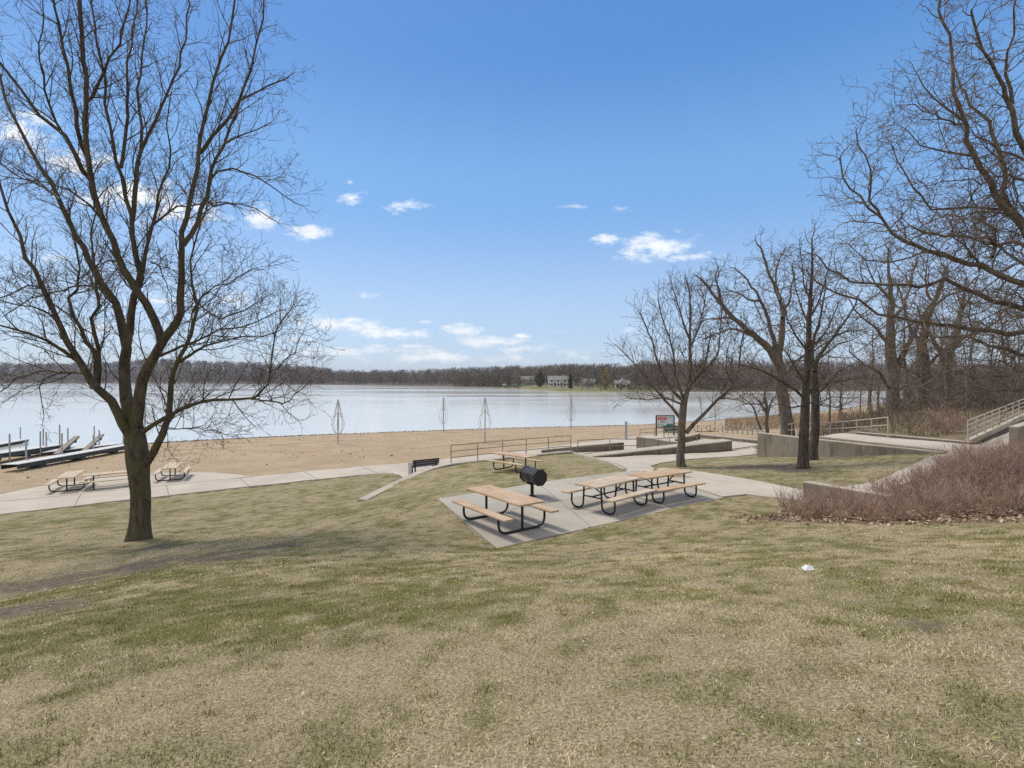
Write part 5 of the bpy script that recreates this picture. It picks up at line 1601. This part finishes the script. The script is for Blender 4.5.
CL = [(351, 197, 17, 9, .8), (350, 182, 6, 8, .5), (402, 208, 26, 11, .55), (302, 231, 34, 11, 1), (262, 218, 24, 22, .9), (606, 241, 20, 9, .95), (652, 247, 50, 17, 1.1), (690, 257, 40, 6, .8), (693, 240, 12, 7, .5), (571, 206, 16, 4, .5), (618, 209, 20, 4, .4),
      (371, 295, 19, 5, .85), (332, 325, 52, 11, 1.1), (398, 334, 60, 8, .95), (465, 331, 34, 8, .9), (492, 342, 54, 9, 1), (360, 351, 110, 8, .85), (520, 349, 44, 7, .85), (450, 358, 150, 8, .8),
      (20, 130, 50, 28, 1), (70, 160, 60, 18, .9), (130, 195, 80, 22, 1), (180, 215, 60, 18, .9), (55, 257, 24, 5, .7), (150, 300, 60, 10, .7), (80, 330, 70, 9, .6), (230, 300, 40, 8, .6), (-60, 100, 60, 30, .9), (655, 297, 8, 5, .5),
      (425, 322, 16, 3, .8), (446, 327, 12, 3, .8), (520, 336, 18, 4, .8), (300, 340, 40, 5, .8), (410, 346, 30, 4, .8), (560, 352, 40, 4, .6), (350, 320, 20, 5, 1), (1150, 300, 120, 20, .8), (-200, 300, 150, 20, .9), (700, 330, 120, 8, .3)]
acc = None
nz = wn('ShaderNodeTexNoise'); nz.inputs['Scale'].default_value = 16; nz.inputs['Detail'].default_value = 9; nz.inputs['Roughness'].default_value = .66
mp = wn('ShaderNodeMapping'); mp.inputs['Scale'].default_value = (1, 2.1, 1); nt.links.new(uv.outputs[0], mp.inputs[0]); nt.links.new(mp.outputs[0], nz.inputs['Vector'])
for px, py, a, b, s in CL:
    c = ((px - 512) / FPX, (380 - py) / FPX)
    sb = wn('ShaderNodeVectorMath'); sb.operation = 'SUBTRACT'; nt.links.new(uv.outputs[0], sb.inputs[0]); sb.inputs[1].default_value = (c[0], c[1], 0)
    ml = wn('ShaderNodeVectorMath'); ml.operation = 'MULTIPLY'; nt.links.new(sb.outputs[0], ml.inputs[0]); ml.inputs[1].default_value = (FPX / a, FPX / b, 0)
    ln = wn('ShaderNodeVectorMath'); ln.operation = 'LENGTH'; nt.links.new(ml.outputs[0], ln.inputs[0])
    v = wmath('MULTIPLY', wmath('SUBTRACT', 1.15, ln.outputs['Value']), s)
    acc = v if acc is None else wmath('MAXIMUM', acc, v)
dens = wmath('ADD', acc, wmath('MULTIPLY', wmath('SUBTRACT', nz.outputs[0], .5), 3.4))
mr = wn('ShaderNodeMapRange'); mr.interpolation_type = 'SMOOTHSTEP'; mr.inputs[1].default_value = .25; mr.inputs[2].default_value = 1.15
nt.links.new(dens, mr.inputs[0])
front = wmath('GREATER_THAN', sep.outputs[1], .03)
fac = wmath('MULTIPLY', wmath('MULTIPLY', mr.outputs[0], front), .92)
# cloud tone varies by noise from pale grey to white
nz2 = wn('ShaderNodeTexNoise'); nz2.inputs['Scale'].default_value = 9; nz2.inputs['Detail'].default_value = 5; nt.links.new(mp.outputs[0], nz2.inputs['Vector'])
cm = wn('ShaderNodeMix'); cm.data_type = 'RGBA'; cm.inputs[6].default_value = (4.2, 4.5, 4.9, 1); cm.inputs[7].default_value = (5.1, 5.2, 5.3, 1)
mr2 = wn('ShaderNodeMapRange'); mr2.inputs[1].default_value = .4; mr2.inputs[2].default_value = .6; nt.links.new(nz2.outputs[0], mr2.inputs[0]); nt.links.new(mr2.outputs[0], cm.inputs[0])
# clear spring air: the Nishita sky graded toward the blue of the day by height, whitened overhead out of view to add fill
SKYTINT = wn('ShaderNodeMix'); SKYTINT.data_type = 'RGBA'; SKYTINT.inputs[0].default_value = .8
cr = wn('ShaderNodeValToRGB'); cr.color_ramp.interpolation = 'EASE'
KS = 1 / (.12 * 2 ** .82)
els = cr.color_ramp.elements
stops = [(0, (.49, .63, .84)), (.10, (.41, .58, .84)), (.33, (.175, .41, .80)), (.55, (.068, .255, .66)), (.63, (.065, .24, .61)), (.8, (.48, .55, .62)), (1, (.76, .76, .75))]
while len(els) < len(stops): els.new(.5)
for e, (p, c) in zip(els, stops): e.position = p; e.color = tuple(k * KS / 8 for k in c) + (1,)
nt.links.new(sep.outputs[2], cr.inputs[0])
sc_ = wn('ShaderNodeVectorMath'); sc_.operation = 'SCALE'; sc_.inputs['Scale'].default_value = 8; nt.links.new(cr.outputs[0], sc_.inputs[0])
# unseen half of the sky behind the photographer, whitened to add neutral fill
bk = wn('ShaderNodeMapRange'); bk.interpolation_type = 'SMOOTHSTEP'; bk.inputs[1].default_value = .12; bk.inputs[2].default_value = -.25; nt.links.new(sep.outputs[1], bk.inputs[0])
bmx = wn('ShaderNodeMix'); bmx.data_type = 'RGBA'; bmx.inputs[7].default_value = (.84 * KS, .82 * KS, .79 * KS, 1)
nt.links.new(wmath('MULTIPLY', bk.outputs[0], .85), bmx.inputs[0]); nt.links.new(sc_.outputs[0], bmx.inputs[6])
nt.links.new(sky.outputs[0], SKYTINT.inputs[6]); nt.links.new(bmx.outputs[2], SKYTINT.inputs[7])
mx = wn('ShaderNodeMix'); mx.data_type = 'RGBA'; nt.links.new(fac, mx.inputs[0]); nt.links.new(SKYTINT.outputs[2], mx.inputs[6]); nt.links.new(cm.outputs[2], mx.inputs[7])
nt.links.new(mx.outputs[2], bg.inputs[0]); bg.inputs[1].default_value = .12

sl = bpy.data.lights.new('sun', 'SUN'); sl.energy = 1.65; sl.angle = R(13.0); sl.color = (1, .93, .82)
so = bpy.data.objects.new('sun', sl); COL.objects.link(so)
dirv = Vector((math.sin(SUN_AZ) * math.cos(SUN_EL), math.cos(SUN_AZ) * math.cos(SUN_EL), math.sin(SUN_EL)))
so.rotation_euler = dirv.to_track_quat('Z', 'Y').to_euler()

cd = bpy.data.cameras.new('camera'); co = bpy.data.objects.new('camera', cd); COL.objects.link(co)
co.location = (0, 0, CAMZ); co.rotation_euler = (R(90), 0, 0)
cd.sensor_fit = 'HORIZONTAL'; cd.sensor_width = 36; cd.lens = 36 * FPX / 1024; cd.shift_y = -4 / 1024
cd.clip_start = .1; cd.clip_end = 12000
SC.camera = co
SC.view_settings.view_transform = 'Standard'; SC.view_settings.look = 'None'; SC.view_settings.exposure = .82; SC.view_settings.gamma = 1
SC.view_settings.use_curve_mapping = False
# spring haze over the lake
hm = bpy.data.materials.new('lake_haze'); hm.use_nodes = True; ht = hm.node_tree; ht.nodes.clear()
ho = ht.nodes.new('ShaderNodeOutputMaterial'); hv = ht.nodes.new('ShaderNodeVolumePrincipled')
hv.inputs['Color'].default_value = (.86, .90, .97, 1); hv.inputs['Density'].default_value = .00015
ht.links.new(hv.outputs[0], ho.inputs['Volume'])
b = MB(); b.hexa([(-3500, -80, -4), (3500, -80, -4), (3500, 4500, -4), (-3500, 4500, -4)], [(-3500, -80, 95), (3500, -80, 95), (3500, 4500, 95), (-3500, 4500, 95)])
o = b.build('haze', hm); tag(o, 'thin pale haze in the air over the lake', 'haze', kind='stuff')
SC.cycles.max_bounces = 5; SC.cycles.diffuse_bounces = 2; SC.cycles.glossy_bounces = 2; SC.cycles.transmission_bounces = 2
SC.cycles.use_denoising = False
